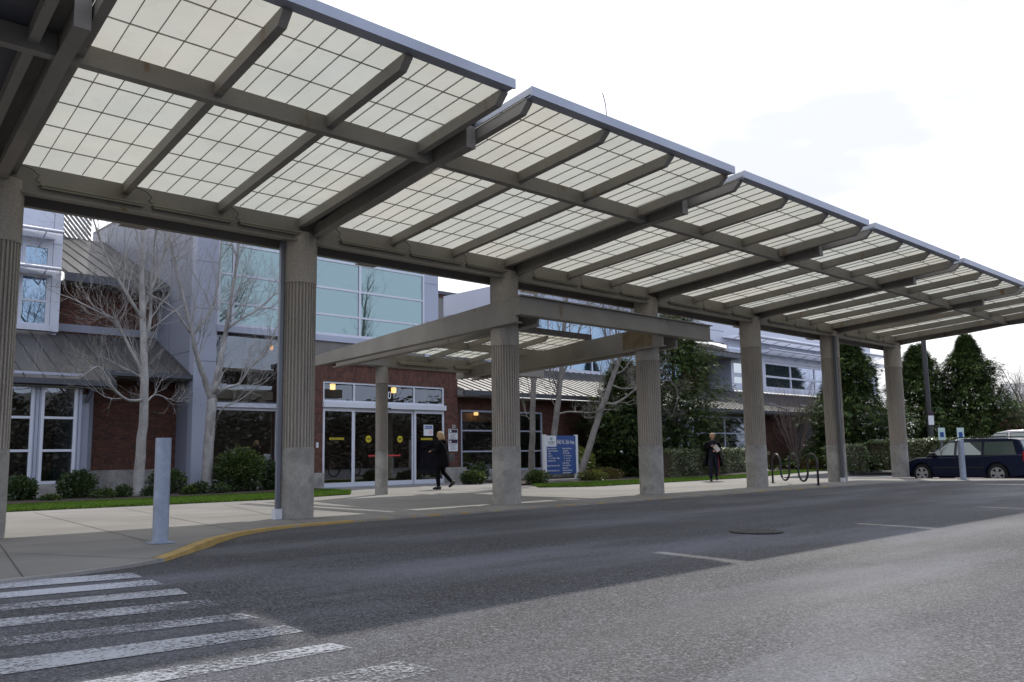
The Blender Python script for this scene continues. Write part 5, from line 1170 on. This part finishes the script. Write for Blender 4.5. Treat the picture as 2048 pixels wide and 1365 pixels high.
# ------------------------------------------------------------ cars
MT['car_navy'] = mat('navy car paint', (.006, .011, .036), .2, var=.03, spec=.35); MT['car_silver'] = mat('silver car paint', (.42, .41, .42), .3, metal=.4, var=.03, coat=.8)
MT['tyre'] = mat('tyre rubber', (.018, .018, .018), .85); MT['alloy'] = mat('alloy wheel', (.5, .5, .5), .35, metal=.4); MT['trim'] = mat('black trim', (.012, .012, .013), .5)
MT['car_glass'] = glass('car glass', (.3, .36, .34), .15, base=.12, body=(.11, .15, .13)); MT['red_lens'] = mat('red tail lamp', (.42, .01, .012), .2); MT['amber_lens'] = mat('amber lens', (.75, .22, .02), .2); MT['clear_lens'] = mat('clear lens', (.6, .62, .64), .15)
def make_car(loc, heading, label, paint, L=4.40, W=1.72, H=1.47, wb=2.52, fo=.87, van=False, name='parked_car', cat='car'):
    """local x forward from the front axle back; built at the origin and placed by its Empty"""
    root = empty(name, loc, label, cat, rz=heading)
    def part(mb, nm, m_, parent=root, bevel=0, **k):
        o = mb.build(nm, m_, None, **k); o.parent = parent
        if bevel: b = o.modifiers.new('bevel', 'BEVEL'); b.width = bevel; b.segments = 3; b.limit_method = 'ANGLE'; b.angle_limit = math.radians(35); smooth_by_angle(o, 50)
        return o
    xf, xr = L/2, -L/2; ax1, ax2 = xf-fo, xf-fo-wb; wr = .315; ar = .36
    belt = .88 if not van else 1.0; hood = .70 if not van else .92; k = 1
    def arch(cx_): return [(cx_+ar*math.cos(a), wr+ar*math.sin(a)) for a in [math.pi*(-.12)+(math.pi*1.24)*i/12 for i in range(13)]]
    low_ = [(xf-.05, .24)]+arch(ax1)+[(ax1-.5, .2), (ax2+.5, .2)]+arch(ax2)+[(xr+.1, .27)]
    topo = [(xr+.0, .55), (xr+.03, belt+.06), (xr+.12, belt+.06), (.55, belt), (ax1+.12, belt-.03), (ax1+.45, hood+.06), (xf-.10, hood-.06), (xf, .56), (xf+.01, .4)] if not van else \
           [(xr, .6), (xr+.02, belt+.05), (1.05, belt), (ax1+.3, belt-.06), (xf-.1, hood-.1), (xf, .6), (xf+.01, .4)]
    outl = low_+topo
    # sides bulge: three slices across the half width
    mb = MB(); ws = [(-W/2+.05, .03), (-W/2, 0), (W/2, 0), (W/2-.05, .03)]; n = len(outl); cxm = 0
    for i, (y, ins) in enumerate([(-W/2+.09, 1), (-W/2, 0), (W/2, 0), (W/2-.09, 1)]):
        for x, z in outl:
            zz = z+(.025 if (ins and z > .5) else 0); mb.v.append((x, y if z > .3 else y*.96, zz if ins else z))
    for s_ in range(3):
        for j in range(n): mb.f.append((s_*n+j, s_*n+(j+1) % n, (s_+1)*n+(j+1) % n, (s_+1)*n+j)); mb.mi.append(0)
    mb = MB(); m2 = [(x, z) for x, z in outl]
    for y in (-W/2, W/2):
        for x, z in m2: mb.v.append((x-.10*max(0, abs(x)-1.7)/.5*(1 if x > 0 else -1)*0, y*(1 if .3 < z < belt-.02 else .955), z))
    mb.f = [tuple(range(n))[::-1], tuple(range(n, 2*n))]+[(j, (j+1) % n, n+(j+1) % n, n+j) for j in range(n)]; mb.mi = [0]*len(mb.f)
    part(mb, 'body', paint, bevel=.045)
    # cabin: roof skin and pillars around the side glass
    zr = H
    if not van: A = [(ax1-.10, belt-.01), (ax1-.98, zr-.07), (ax1-1.45, zr), (xr+.55, zr-.02), (xr+.30, zr-.07), (xr+.06, belt+.04)]
    else: A = [(ax1+.30, belt-.03), (ax1-.62, zr-.10), (ax1-1.2, zr), (xr+.35, zr-.01), (xr+.14, zr-.08), (xr+.04, belt+.04)]
    mb = MB(); n = len(A)
    for sgn in (-1, 1):
        for x, z in A: ty = W/2-.05-(z-belt)*.30; mb.v.append((x, sgn*ty, z))
    mb.f = [tuple(range(n))[::-1], tuple(range(n, 2*n))]+[(j, (j+1) % n, n+(j+1) % n, n+j) for j in range(n)]; mb.mi = [0]*len(mb.f)
    part(mb, 'cabin', paint, bevel=.03)
    def side(x, z, sgn, off=.004): return (x, sgn*(W/2-.05-(z-belt)*.30+off), z)
    zt, zb_ = zr-.13, belt+.05
    fx = lambda z, x0, x1: x0+(x1-x0)*(z-zb_)/(zt-zb_)
    if not van: wins_ = [[(ax1-.33, zb_), (ax1-1.13, zb_), (ax1-1.13, zt), (ax1-.93, zt-.0)], [(ax1-1.22, zb_), (ax1-2.02, zb_), (ax1-2.02, zt), (ax1-1.22, zt)], [(ax1-2.12, zb_), (xr+.36, zb_), (xr+.50, zt), (ax1-2.12, zt)]]
    else: wins_ = [[(ax1-.05, zb_), (ax1-1.15, zb_), (ax1-1.15, zt), (ax1-.62, zt)], [(ax1-1.28, zb_), (ax1-2.2, zb_), (ax1-2.2, zt), (ax1-1.28, zt)], [(ax1-2.34, zb_), (xr+.35, zb_), (xr+.42, zt), (ax1-2.34, zt)]]
    for sgn in (-1, 1):
        for q in wins_:
            f = MB(); cxq = sum(p_[0] for p_ in q)/4; czq = sum(p_[1] for p_ in q)/4
            big = [(cxq+(x-cxq)*1.05, czq+(z-czq)*1.10) for x, z in q]
            f.add([side(x, z, sgn, .002) for x, z in big]+[side(x, z, sgn, -.02) for x, z in big], [(0, 1, 2, 3), (7, 6, 5, 4)]+[(i, 4+i, 4+(i+1) % 4, (i+1) % 4) for i in range(4)]); part(f, 'window_frame', 'trim')
            g = MB(); g.add([side(x, z, sgn, .006) for x, z in q]+[side(x, z, sgn, -.01) for x, z in q], [(0, 1, 2, 3), (7, 6, 5, 4)]+[(i, 4+i, 4+(i+1) % 4, (i+1) % 4) for i in range(4)]); part(g, 'side_window', 'car_glass')
    wy = W/2-.12
    a0, a1 = A[0], A[1]; ws_ = MB(); dx_, dz_ = a1[0]-a0[0], a1[1]-a0[1]; nl = math.hypot(dx_, dz_); nx_, nz_ = -dz_/nl*-1, dx_/nl*-1
    P_ = lambda t_, y: (a0[0]+dx_*t_+nx_*.006, y, a0[1]+dz_*t_+nz_*.006)
    ws_.quad(P_(.06, -wy), P_(.06, wy), P_(.95, wy-.16), P_(.95, -wy+.16)); part(ws_, 'windscreen', 'car_glass')
    a0, a1 = A[-1], A[-2]; dx_, dz_ = a1[0]-a0[0], a1[1]-a0[1]; nl = math.hypot(dx_, dz_); nx_, nz_ = -dz_/nl, dx_/nl*.0
    rw_ = MB(); P_ = lambda t_, y: (a0[0]+dx_*t_-.008, y, a0[1]+dz_*t_); rw_.quad(P_(.15, wy), P_(.15, -wy), P_(.92, -wy+.14), P_(.92, wy-.14)); part(rw_, 'rear_window', 'car_glass')
    for sgn in (-1, 1):
        for ax in (ax1, ax2):
            c = (ax, sgn*(W/2-.11), wr); t_ = MB(); t_.lathe([(.20, -.09), (.295, -.10), (wr, -.07), (wr, .07), (.295, .10), (.20, .09)], 28, c=c, axis='y'); wh = part(t_, 'wheel', 'tyre'); smooth_by_angle(wh, 40)
            rim = MB(); y0 = sgn*(W/2-.02)
            rim.lathe([(.215, -.02), (.215, .012), (.19, .012), (.185, -.02)], 28, c=(ax, y0, wr), axis='y'); rim.lathe([(.06, -.02), (.06, .01), (.001, .014)], 14, c=(ax, y0, wr), axis='y')
            for j in range(5):
                an = j*2*math.pi/5+math.pi/2; e = Vector((math.cos(an), 0, math.sin(an))); f_ = Vector((-math.sin(an), 0, math.cos(an))); b0 = Vector((ax, y0, wr))
                q = [b0+e*.05-f_*.035, b0+e*.05+f_*.035, b0+e*.195+f_*.055, b0+e*.195-f_*.055]; rim.hexa([v+Vector((0, -.012, 0)) for v in q]+[v+Vector((0, .010, 0)) for v in q])
            o = part(rim, 'rim', 'alloy', parent=wh); hub = MB(); hub.lathe([(.20, -.03), (.20, -.015)], 20, c=(ax, y0-sgn*.012, wr), axis='y'); part(hub, 'brake_disc', 'trim', parent=wh)
        m_ = MB(); m_.box(xr-.012, xr+.14, sgn*(W/2-.15) if sgn > 0 else -W/2-.006, W/2+.006 if sgn > 0 else -(W/2-.15), belt-.17, belt+.13); part(m_, 'tail_lamp', 'red_lens', bevel=.02)
        m_ = MB(); m_.box(xf-.16, xf+.0, sgn*(W/2-.30) if sgn > 0 else -W/2+.02, W/2-.02 if sgn > 0 else -(W/2-.30), hood-.16, hood-.045); part(m_, 'headlamp', 'clear_lens', bevel=.02)
        m_ = MB(); m_.box(xf-.24, xf-.10, (W/2-.02) if sgn > 0 else -W/2-.004, (W/2+.004) if sgn > 0 else -(W/2-.02), .46, .50); part(m_, 'side_marker', 'amber_lens')
        m_ = MB(); xm = ax1-.42; m_.box(xm-.07, xm+.07, (W/2-.08) if sgn > 0 else -W/2-.13, (W/2+.13) if sgn > 0 else -(W/2-.08), belt+.0, belt+.14); part(m_, 'door_mirror', 'trim' if not van else paint, bevel=.03)
        if not van:
            m_ = MB(); yy = sgn*(W/2-.05-(zr-belt)*.30-.06); m_.tube([(ax1-1.05, yy, zr-.01), (ax1-1.2, yy, zr+.035), (xr+.75, yy, zr+.035), (xr+.55, yy, zr-.01)], .018, 6); part(m_, 'roof_rail', 'trim')
        m_ = MB(); m_.box(ax2+.42, ax1-.42, (W/2-.0) if sgn > 0 else -W/2-.012, (W/2+.012) if sgn > 0 else -W/2, .50, .545); part(m_, 'side_trim', 'trim')
        for xh in (ax1-1.05, ax1-1.95): m_ = MB(); m_.box(xh-.09, xh+.09, (W/2) if sgn > 0 else -W/2-.025, (W/2+.025) if sgn > 0 else -W/2, belt-.15, belt-.115); part(m_, 'door_handle', paint if not van else 'trim')
        m_ = MB()
        for xh in (ax1-.30, ax1-1.18, ax1-2.08): m_.box(xh-.006, xh+.006, (W/2-.001) if sgn > 0 else -W/2-.0015, (W/2+.0015) if sgn > 0 else -W/2+.001, .34, belt-.03)
        part(m_, 'door_gap', 'trim')
    m_ = MB(); m_.box(xr-.05, xr+.1, -W/2+.06, W/2-.06, .30, .50); part(m_, 'rear_bumper', paint, bevel=.03); m_ = MB(); m_.box(xf-.12, xf+.045, -W/2+.08, W/2-.08, .24, .46); part(m_, 'front_bumper', paint, bevel=.03)
    m_ = MB(); m_.box(xf-.08, xf+.012, -.42, .42, .50, .60); part(m_, 'grille', 'trim')
    return root
p = CAM+ray(1946, 950)*29.6
make_car((p.x, p.y, ZR-.10), 1.42, 'navy blue estate car with roof rails parked behind the far bollard', 'car_navy', L=4.35)
p = CAM+ray(2050, 890)*37.0
make_car((p.x, p.y, ZR-.10), 1.42, 'silver van parked behind the navy estate car', 'car_silver', L=4.9, W=1.9, H=1.88, wb=2.95, fo=.95, van=True, name='parked_van', cat='van')

for i, (x, y, h, sp) in enumerate(((12, -27, 1.5, 'navy'), (24, -27.5, 1.62, 'silver'), (33, -27, 1.55, 'silver'))):
    make_car((x, y, ZR), h+math.pi*0, ('navy' if sp == 'navy' else 'silver')+' car standing in the row across the drive, mirrored in the doors' if i < 2 else 'second silver car of the row across the drive, mirrored in the glass', 'car_'+sp)
# ------------------------------------------------------------ people
MT['skin'] = mat('skin', (.48, .27, .19), .55, var=.05); MT['hair_blond'] = mat('blond hair', (.36, .24, .12), .6, var=.2, scale=18); MT['hair_light'] = mat('short fair hair', (.42, .28, .14), .6, var=.2, scale=18)
MT['black_cloth'] = mat('black coat cloth', (.005, .005, .007), .95, var=.2, scale=6, spec=.15); MT['black_trousers'] = mat('black trousers', (.005, .005, .007), .95, var=.1, spec=.15); MT['navy_cloth'] = mat('navy trousers', (.006, .009, .019), .95, var=.1)
MT['shoe'] = mat('black shoe', (.01, .01, .01), .5); MT['pink'] = mat('pink stripe', (.45, .07, .12), .7); MT['leather'] = mat('black leather', (.012, .011, .011), .45); MT['paper'] = mat('pale papers', (.60, .57, .52), .8, var=.1); MT['pale_trim_glint'] = mat('pale trim and shoulder glint', (.5, .52, .55), .5)
MT['lip'] = mat('lips', (.35, .10, .09), .5); MT['eye'] = mat('eyes', (.03, .02, .02), .3)
class Fig:
    def __init__(s, loc, heading, label, sc=1.0):
        s.root = empty('person', loc, label, 'person', rz=heading); s.sc = sc; s.root.scale = (sc, sc, sc)
    def put(s, o): o.parent = s.root; return o
    def skin(s, chains, name, m_, levels=2):
        """chains of (point, radius) sharing points -> one continuous surface"""
        V = []; E_ = []; R_ = []; idx = {}
        for ch in chains:
            prev = None
            for pnt, r in ch:
                key = tuple(round(c, 4) for c in pnt)
                if key not in idx: idx[key] = len(V); V.append(pnt); R_.append(r)
                i = idx[key]
                if prev is not None and prev != i: E_.append((prev, i))
                prev = i
        me = bpy.data.meshes.new(name); me.from_pydata(V, E_, []); o = bpy.data.objects.new(name, me); col.objects.link(o)
        md = o.modifiers.new('skin', 'SKIN'); md.use_smooth_shade = True; md.branch_smoothing = .6
        sv = me.skin_vertices[0].data
        for i, r in enumerate(R_): sv[i].radius = r if isinstance(r, tuple) else (r, r); sv[i].use_root = (i == 0)
        sb = o.modifiers.new('sub', 'SUBSURF'); sb.levels = levels; sb.render_levels = levels
        dg = bpy.context.evaluated_depsgraph_get(); m2 = bpy.data.meshes.new_from_object(o.evaluated_get(dg)); m2.name = name; m2.materials.clear(); m2.materials.append(MT[m_])
        bpy.data.objects.remove(o); o = bpy.data.objects.new(name, m2); col.objects.link(o); return s.put(o)
    def loft(s, secs, name, m_, n=20, parent=None, caps=True):
        """secs: (x, y, z, rx, ry[, yaw])"""
        mb = MB()
        for q in secs:
            x, y, z, rx, ry = q[:5]; yw = q[5] if len(q) > 5 else 0; tl = q[6] if len(q) > 6 else 0
            for k in range(n):
                a = 2*math.pi*k/n; u, v = rx*math.cos(a), ry*math.sin(a); fold = 1+.035*math.sin(a*5+z*7)
                mb.v.append((x+(u*math.cos(yw)-v*math.sin(yw))*fold, y+(u*math.sin(yw)+v*math.cos(yw))*fold, z+tl*v))
        m = len(secs); mb.f = [(i*n+k, i*n+(k+1) % n, (i+1)*n+(k+1) % n, (i+1)*n+k) for i in range(m-1) for k in range(n)]
        if caps: mb.f += [tuple(range(n))[::-1], tuple((m-1)*n+k for k in range(n))]
        mb.mi = [0]*len(mb.f); o = mb.build(name, m_, None, smooth=True); sb = o.modifiers.new('sub', 'SUBSURF'); sb.levels = 1; sb.render_levels = 1
        o.parent = parent or s.root; return o
    def tube(s, pts, rad, name, m_, n=12):
        mb = MB(); mb.tube(pts, rad, n); o = mb.build(name, m_, None, smooth=True); return s.put(o)
def hand(wr, d, side, curl=.35, sz=1.0):
    """five finger chains from the wrist: d is the hand direction, side the thumb side"""
    d = Vector(d).normalized(); sd = Vector(side); sd = (sd-d*sd.dot(d)).normalized(); nr = d.cross(sd); w_ = Vector(wr)
    palm = w_+d*.05*sz; ch = [[(tuple(w_), (.027*sz, .018*sz)), (tuple(palm), (.036*sz, .016*sz))]]
    for i, (off, ln) in enumerate(((.030, .068), (.010, .077), (-.010, .072), (-.030, .056))):
        k0 = w_+d*.09*sz+sd*off*sz; k1 = k0+(d*math.cos(curl)+nr*math.sin(curl))*ln*.5*sz; k2 = k1+(d*math.cos(curl*2.4)+nr*math.sin(curl*2.4))*ln*.5*sz
        ch.append([(tuple(palm), (.036*sz, .016*sz)), (tuple(k0), .0095*sz), (tuple(k1), .0085*sz), (tuple(k2), .007*sz)])
    t0 = w_+d*.03*sz+sd*.03*sz; t1 = t0+(d*.7+sd*.7)*.035*sz; t2 = t1+(d*.9+sd*.25+nr*.3)*.03*sz
    ch.append([(tuple(w_), (.027*sz, .018*sz)), (tuple(t0), .012*sz), (tuple(t1), .0105*sz), (tuple(t2), .008*sz)]); return ch
def head_chain(neck, hd, fwd=(0, 1, 0)):
    n_ = Vector(neck); h = Vector(hd); f = Vector(fwd)
    return [[(tuple(n_), .055), (tuple(n_.lerp(h, .45)), .052), (tuple(h+Vector((0, 0, -.035))+f*.01), (.066, .075)), (tuple(h+Vector((0, 0, .03))), (.078, .09)), (tuple(h+Vector((0, 0, .085))), (.055, .065))],
            [(tuple(h+Vector((0, 0, -.035))+f*.01), (.066, .075)), (tuple(h+f*.095+Vector((0, 0, -.025))), .016)]]
def face(F, h, fwd, right):
    h = Vector(h); f = Vector(fwd); r = Vector(right)
    for s_ in (-1, 1):
        c = h+f*.083+r*.03*s_+Vector((0, 0, .012)); mb = MB(); mb.lathe([(.001, -.009), (.009, 0), (.001, .009)], 8, c=tuple(c)); F.put(mb.build('eye', 'eye', None))
        c = h+r*.078*s_-f*.0+Vector((0, 0, -.005)); mb = MB(); mb.lathe([(.004, -.03), (.014, -.012), (.016, .012), (.004, .028)], 8, c=tuple(c)); F.put(mb.build('ear', 'skin', None))
    c = h+f*.078+Vector((0, 0, -.055)); mb = MB(); mb.tube([c-r*.022, c+f*.006, c+r*.022], [.004, .007, .004], 6); F.put(mb.build('mouth', 'lip', None))
# --- woman in a long black coat walking up to the doors, seen from behind (local +y is her way forward)
p = G(884, 979); hd_dir = Vector((-.30, .95, 0)); rz = math.atan2(hd_dir.y, hd_dir.x)-math.pi/2
A = Fig((p.x, p.y, 0), rz, 'woman with blond hair in a long black coat and shoulder bag walking to the doors', 1.0)
hip = (0, 0, .92); hL, hR = (-.09, 0, .88), (.09, 0, .88); kL, kR = (-.10, .09, .49), (.10, .03, .50); fL, fR = (-.10, .05, .085), (.10, -.32, .19)
tL, tR = (-.10, .19, .03), (.10, -.22, .06); ch_ = (0, .03, 1.30); nk = (0, .05, 1.43); hd_ = (0, .08, 1.56)
sL, sR = (-.17, .03, 1.38), (.17, .03, 1.38); eL, eR = (-.25, .0, 1.12), (.25, -.02, 1.12); wL, wR = (-.17, .22, 1.10), (.20, .20, 1.06)
A.skin([[(hip, (.105, .08)), ((0, .01, 1.08), (.10, .075)), (ch_, (.125, .08)), (nk, .055)]]+head_chain(nk, hd_)+
       [[(hip, (.105, .08)), (hL, .068), (kL, .055), (fL, .03), (tL, .02)], [(hip, (.105, .08)), (hR, .068), (kR, .055), (fR, .03), (tR, .02)],
        [(ch_, (.125, .08)), (sL, .042), (eL, .04), (wL, (.027, .018))], [(ch_, (.125, .08)), (sR, .042), (eR, .04), (wR, (.027, .018))]]+hand(wL, (.3, 1, .1), (1, 0, .2))+hand(wR, (-.2, 1, .1), (-1, 0, .2)), 'body', 'skin')
A.skin([[(hip, (.15, .11)), ((0, 0, .97), (.14, .105))], [(hip, (.15, .11)), (hL, .095), (kL, .072), ((-.10, .05, .075), .06)], [(hip, (.15, .11)), (hR, .095), (kR, .072), ((.10, -.30, .185), .055)]], 'trousers', 'black_trousers')
A.loft([(0, -.02, .62, .26, .24), (0, 0, .75, .235, .21), (0, 0, .92, .19, .165), (0, .01, 1.08, .175, .14), (0, .02, 1.22, .195, .145), (0, .03, 1.34, .19, .13), (0, .03, 1.41, .13, .10), (0, .04, 1.45, .085, .08)], 'coat', 'black_cloth')
for a_, b_, c_ in ((sL, eL, wL), (sR, eR, wR)): A.tube([a_, Vector(a_).lerp(Vector(b_), .5), b_, Vector(b_).lerp(Vector(c_), .5), c_], [.078, .07, .062, .056, .05], 'sleeve', 'black_cloth')
A.loft([(0, .0, 1.36, .15, .12), (0, -.05, 1.40, .13, .09), (0, -.06, 1.44, .08, .05)], 'hood', 'black_cloth')
A.loft([(.0, .03, 1.40, .10, .06), (.0, -.01, 1.44, .125, .09), (.0, .02, 1.50, .115, .10), (0, .045, 1.58, .105, .11), (0, .06, 1.65, .08, .09), (0, .07, 1.685, .04, .05)], 'hair', 'hair_blond')
for f_, t_, pit in ((fL, tL, 0), (fR, tR, 1)):
    f_ = Vector(f_); t_ = Vector(t_); u = Vector((0, 0, 1)); mb = MB()
    if not pit: mb.tube([f_+Vector((0, -.07, -.045)), f_+Vector((0, 0, -.03)), f_+Vector((0, .1, -.055)), f_+Vector((0, .19, -.065))], [.04, .052, .045, .025], 10)
    else: mb.tube([f_+Vector((0, -.05, .04)), f_+Vector((0, .0, -.01)), f_+Vector((0, .07, -.075)), f_+Vector((0, .14, -.125))], [.035, .05, .045, .028], 10)
    o = mb.build('shoe', 'shoe', None, smooth=True); A.put(o)
# her bag hangs from the shoulder: a thing of its own
rot = Matrix.Rotation(rz, 4, 'Z'); W2 = lambda v: rot @ Vector(v)+Vector((p.x, p.y, 0))
bc = W2((.17, -.20, .93)); bag = empty('shoulder_bag', bc, 'black leather shoulder bag on its strap at the hip of the woman near the doors', 'bag', rz=rz)
mb = MB(); mb.hexa([(-.16, -.05, -.13), (.12, -.05, -.13), (.12, .06, -.13), (-.16, .06, -.13), (-.14, -.03, .10), (.10, -.03, .10), (.10, .04, .10), (-.14, .04, .10)])
o = mb.build('pouch', 'leather', None, bevel=.02); o.parent = bag
mb = MB(); mb.hexa([(-.165, -.062, -.02), (.125, -.062, -.02), (.125, -.05, -.02), (-.165, -.05, -.02), (-.145, -.045, .105), (.105, -.045, .105), (.105, -.02, .105), (-.145, -.02, .105)]); o = mb.build('flap', 'leather', None); o.parent = bag
mb = MB(); inv = lambda v: rot.inverted() @ (W2(v)-bc)
mb.tube([inv(v) for v in ((.05, -.21, 1.02), (-.02, -.17, 1.16), (-.10, -.13, 1.30), (-.15, -.03, 1.41), (-.13, .06, 1.43))], .011, 6); o = mb.build('strap', 'leather', None); o.parent = bag
# --- person in an open dark coat walking towards the viewer, papers under one arm
p = G(1428, 963); hd_dir = Vector((-.80, -.60, 0)); rz = math.atan2(hd_dir.y, hd_dir.x)-math.pi/2
B = Fig((p.x, p.y, 0), rz, 'person with short fair hair in a dark open coat clutching papers, striding past the hedge', .95)
hip = (0, 0, .90); hL, hR = (-.09, 0, .86), (.09, 0, .86); kL, kR = (-.11, .02, .50), (.10, .16, .49); fL, fR = (-.12, -.36, .16), (.10, .14, .08)
# local x is the right hand side when facing +y
tL, tR = (-.12, -.26, .06), (.10, .30, .03); ch_ = (0, .05, 1.27); nk = (0, .09, 1.41); hd_ = (.0, .16, 1.53)
sL, sR = (-.17, .05, 1.34), (.17, .05, 1.34); eL, eR = (-.27, .02, 1.10), (.28, .02, 1.12); wL, wR = (-.12, .22, 1.02), (.06, .22, 1.20)
B.skin([[(hip, (.105, .08)), ((0, .02, 1.08), (.10, .075)), (ch_, (.125, .08)), (nk, .055)]]+head_chain(nk, hd_)+
       [[(hip, (.105, .08)), (hL, .068), (kL, .055), (fL, .03), (tL, .02)], [(hip, (.105, .08)), (hR, .068), (kR, .055), (fR, .03), (tR, .02)],
        [(ch_, (.125, .08)), (sL, .042), (eL, .04), (wL, (.027, .018))], [(ch_, (.125, .08)), (sR, .042), (eR, .04), (wR, (.027, .018))]]+hand(wL, (1, .2, .25), (0, .3, 1), .7)+hand(wR, (-1, .15, .25), (0, .3, 1), .7), 'body', 'skin')
face(B, hd_, (0, 1, 0), (1, 0, 0))
B.skin([[(hip, (.15, .11)), ((0, 0, .97), (.14, .105))], [(hip, (.15, .11)), (hL, .098), (kL, .080), ((-.12, -.365, .155), .064)], [(hip, (.15, .11)), (hR, .098), (kR, .080), ((.10, .14, .07), .064)]], 'trousers', 'navy_cloth')
B.tube([(-.165, .0, .95), (-.185, .01, .80), (-.192, .03, .52), (-.19, -.15, .37), (-.185, -.33, .19)], [.012, .013, .013, .012, .012], 'leg_stripe', 'pink', 6)
B.loft([(0, .0, .80, .16, .13), (0, .01, .95, .165, .13), (0, .03, 1.10, .16, .13), (0, .05, 1.24, .18, .135), (0, .06, 1.32, .175, .12), (0, .07, 1.39, .11, .09), (0, .09, 1.42, .075, .07)], 'shirt', 'navy_cloth')
# open coat: back and sides only, flaring behind
mb = MB(); rows_ = [(1.41, .10, .09, .07), (1.34, .195, .13, .06), (1.18, .215, .16, .03), (1.0, .235, .19, -.01), (.82, .29, .25, -.06), (.62, .34, .33, -.14), (.50, .37, .37, -.20)]; n = 15
for inn in (0, 1):
    for z, rx, ry, yc in rows_:
        for k in range(n):
            a = math.radians(145+(395-145)*k/(n-1)); q = 1-.05*inn; mb.v.append(((rx*q)*math.cos(a), yc+(ry*q)*math.sin(a)+.02, z+.012*math.sin(a*6)))
m = len(rows_)
for i in range(m-1):
    for k in range(n-1):
        a_ = i*n+k; b_ = m*n+i*n+k; mb.f += [(a_, a_+1, a_+n+1, a_+n), (b_, b_+n, b_+n+1, b_+1)]
for k in range(n-1): a_ = (m-1)*n+k; b_ = m*n+a_; mb.f.append((a_, a_+1, b_+1, b_)); a_ = k; b_ = m*n+k; mb.f.append((a_, b_, b_+1, a_+1))
for i in range(m-1):
    for k in (0, n-1): a_ = i*n+k; b_ = m*n+a_; mb.f.append((a_, a_+n, b_+n, b_))
mb.mi = [0]*len(mb.f); B.put(mb.build('coat', 'black_cloth', None, smooth=True))
for a_, b_, c_ in ((sL, eL, wL), (sR, eR, wR)): B.tube([a_, Vector(a_).lerp(Vector(b_), .5), b_, Vector(b_).lerp(Vector(c_), .5), c_], [.080, .072, .066, .058, .052], 'sleeve', 'black_cloth')
B.tube([(-.20, -.02, 1.36), (-.27, -.05, 1.24), (-.31, -.03, 1.12)], [.012, .012, .01], 'shoulder_glint', 'pale_trim_glint', 6)  # pale strip painted as the sun's highlight on the shoulder
B.loft([(0, .12, 1.50, .085, .075), (0, .125, 1.55, .098, .095), (0, .14, 1.60, .10, .108), (0, .15, 1.64, .085, .095), (0, .15, 1.665, .045, .05)], 'hair', 'hair_light')
for f_, lift in ((fL, 1), (fR, 0)):
    f_ = Vector(f_); mb = MB()
    if not lift: mb.tube([f_+Vector((0, -.07, -.035)), f_+Vector((0, 0, -.02)), f_+Vector((0, .1, -.045)), f_+Vector((0, .19, -.055))], [.04, .052, .045, .025], 10)
    else: mb.tube([f_+Vector((0, -.06, .03)), f_+Vector((0, .0, -.01)), f_+Vector((0, .08, -.06)), f_+Vector((0, .15, -.115))], [.035, .05, .045, .028], 10)
    B.put(mb.build('shoe', 'shoe', None, smooth=True))
rot = Matrix.Rotation(rz, 4, 'Z')
W2 = lambda v: rot @ (Vector(v)*.95)+Vector((p.x, p.y, 0))
pc = W2((-.13, .25, 1.13)); pp = empty('papers', pc, 'bundle of pale papers held against the chest of the person in the open coat', 'papers', rz=rz)
mb = MB(); M3 = Matrix.Rotation(math.radians(38), 4, 'Y')
def slab(w_, h, d, dz): return [M3 @ Vector((sx*w_/2, sy*d/2+dz, sz*h/2)) for sz in (-1, 1) for sx, sy in ((-1, -1), (1, -1), (1, 1), (-1, 1))]
mb.hexa(slab(.13, .22, .03, 0)); o = mb.build('top_sheets', 'paper', None); o.parent = pp
mb = MB(); mb.hexa(slab(.15, .235, .012, -.025)); o = mb.build('folder', 'pale_trim_glint', None); o.parent = pp
bc = W2((-.34, -.22, .80)); bg = empty('carry_bag', bc, 'dark bag swinging behind the person in the open coat', 'bag', rz=rz)
mb = MB(); M3 = Matrix.Rotation(math.radians(-28), 4, 'Y'); mb.hexa([M3 @ Vector(v) for v in ((-.05, -.17, -.16), (.05, -.17, -.16), (.05, .15, -.16), (-.05, .15, -.16), (-.035, -.14, .12), (.035, -.14, .12), (.035, .12, .12), (-.035, .12, .12))])
o = mb.build('pouch', 'leather', None, bevel=.02); o.parent = bg
mb = MB(); q = rot.inverted() @ (W2((-.16, .02, 1.30))-bc); mb.tube([(-.02, .0, .12), (Vector((-.02, 0, .12))+q)/2+Vector((-.03, 0, .02)), q], .012, 6); o = mb.build('strap', 'pale_trim_glint', None); o.parent = bg
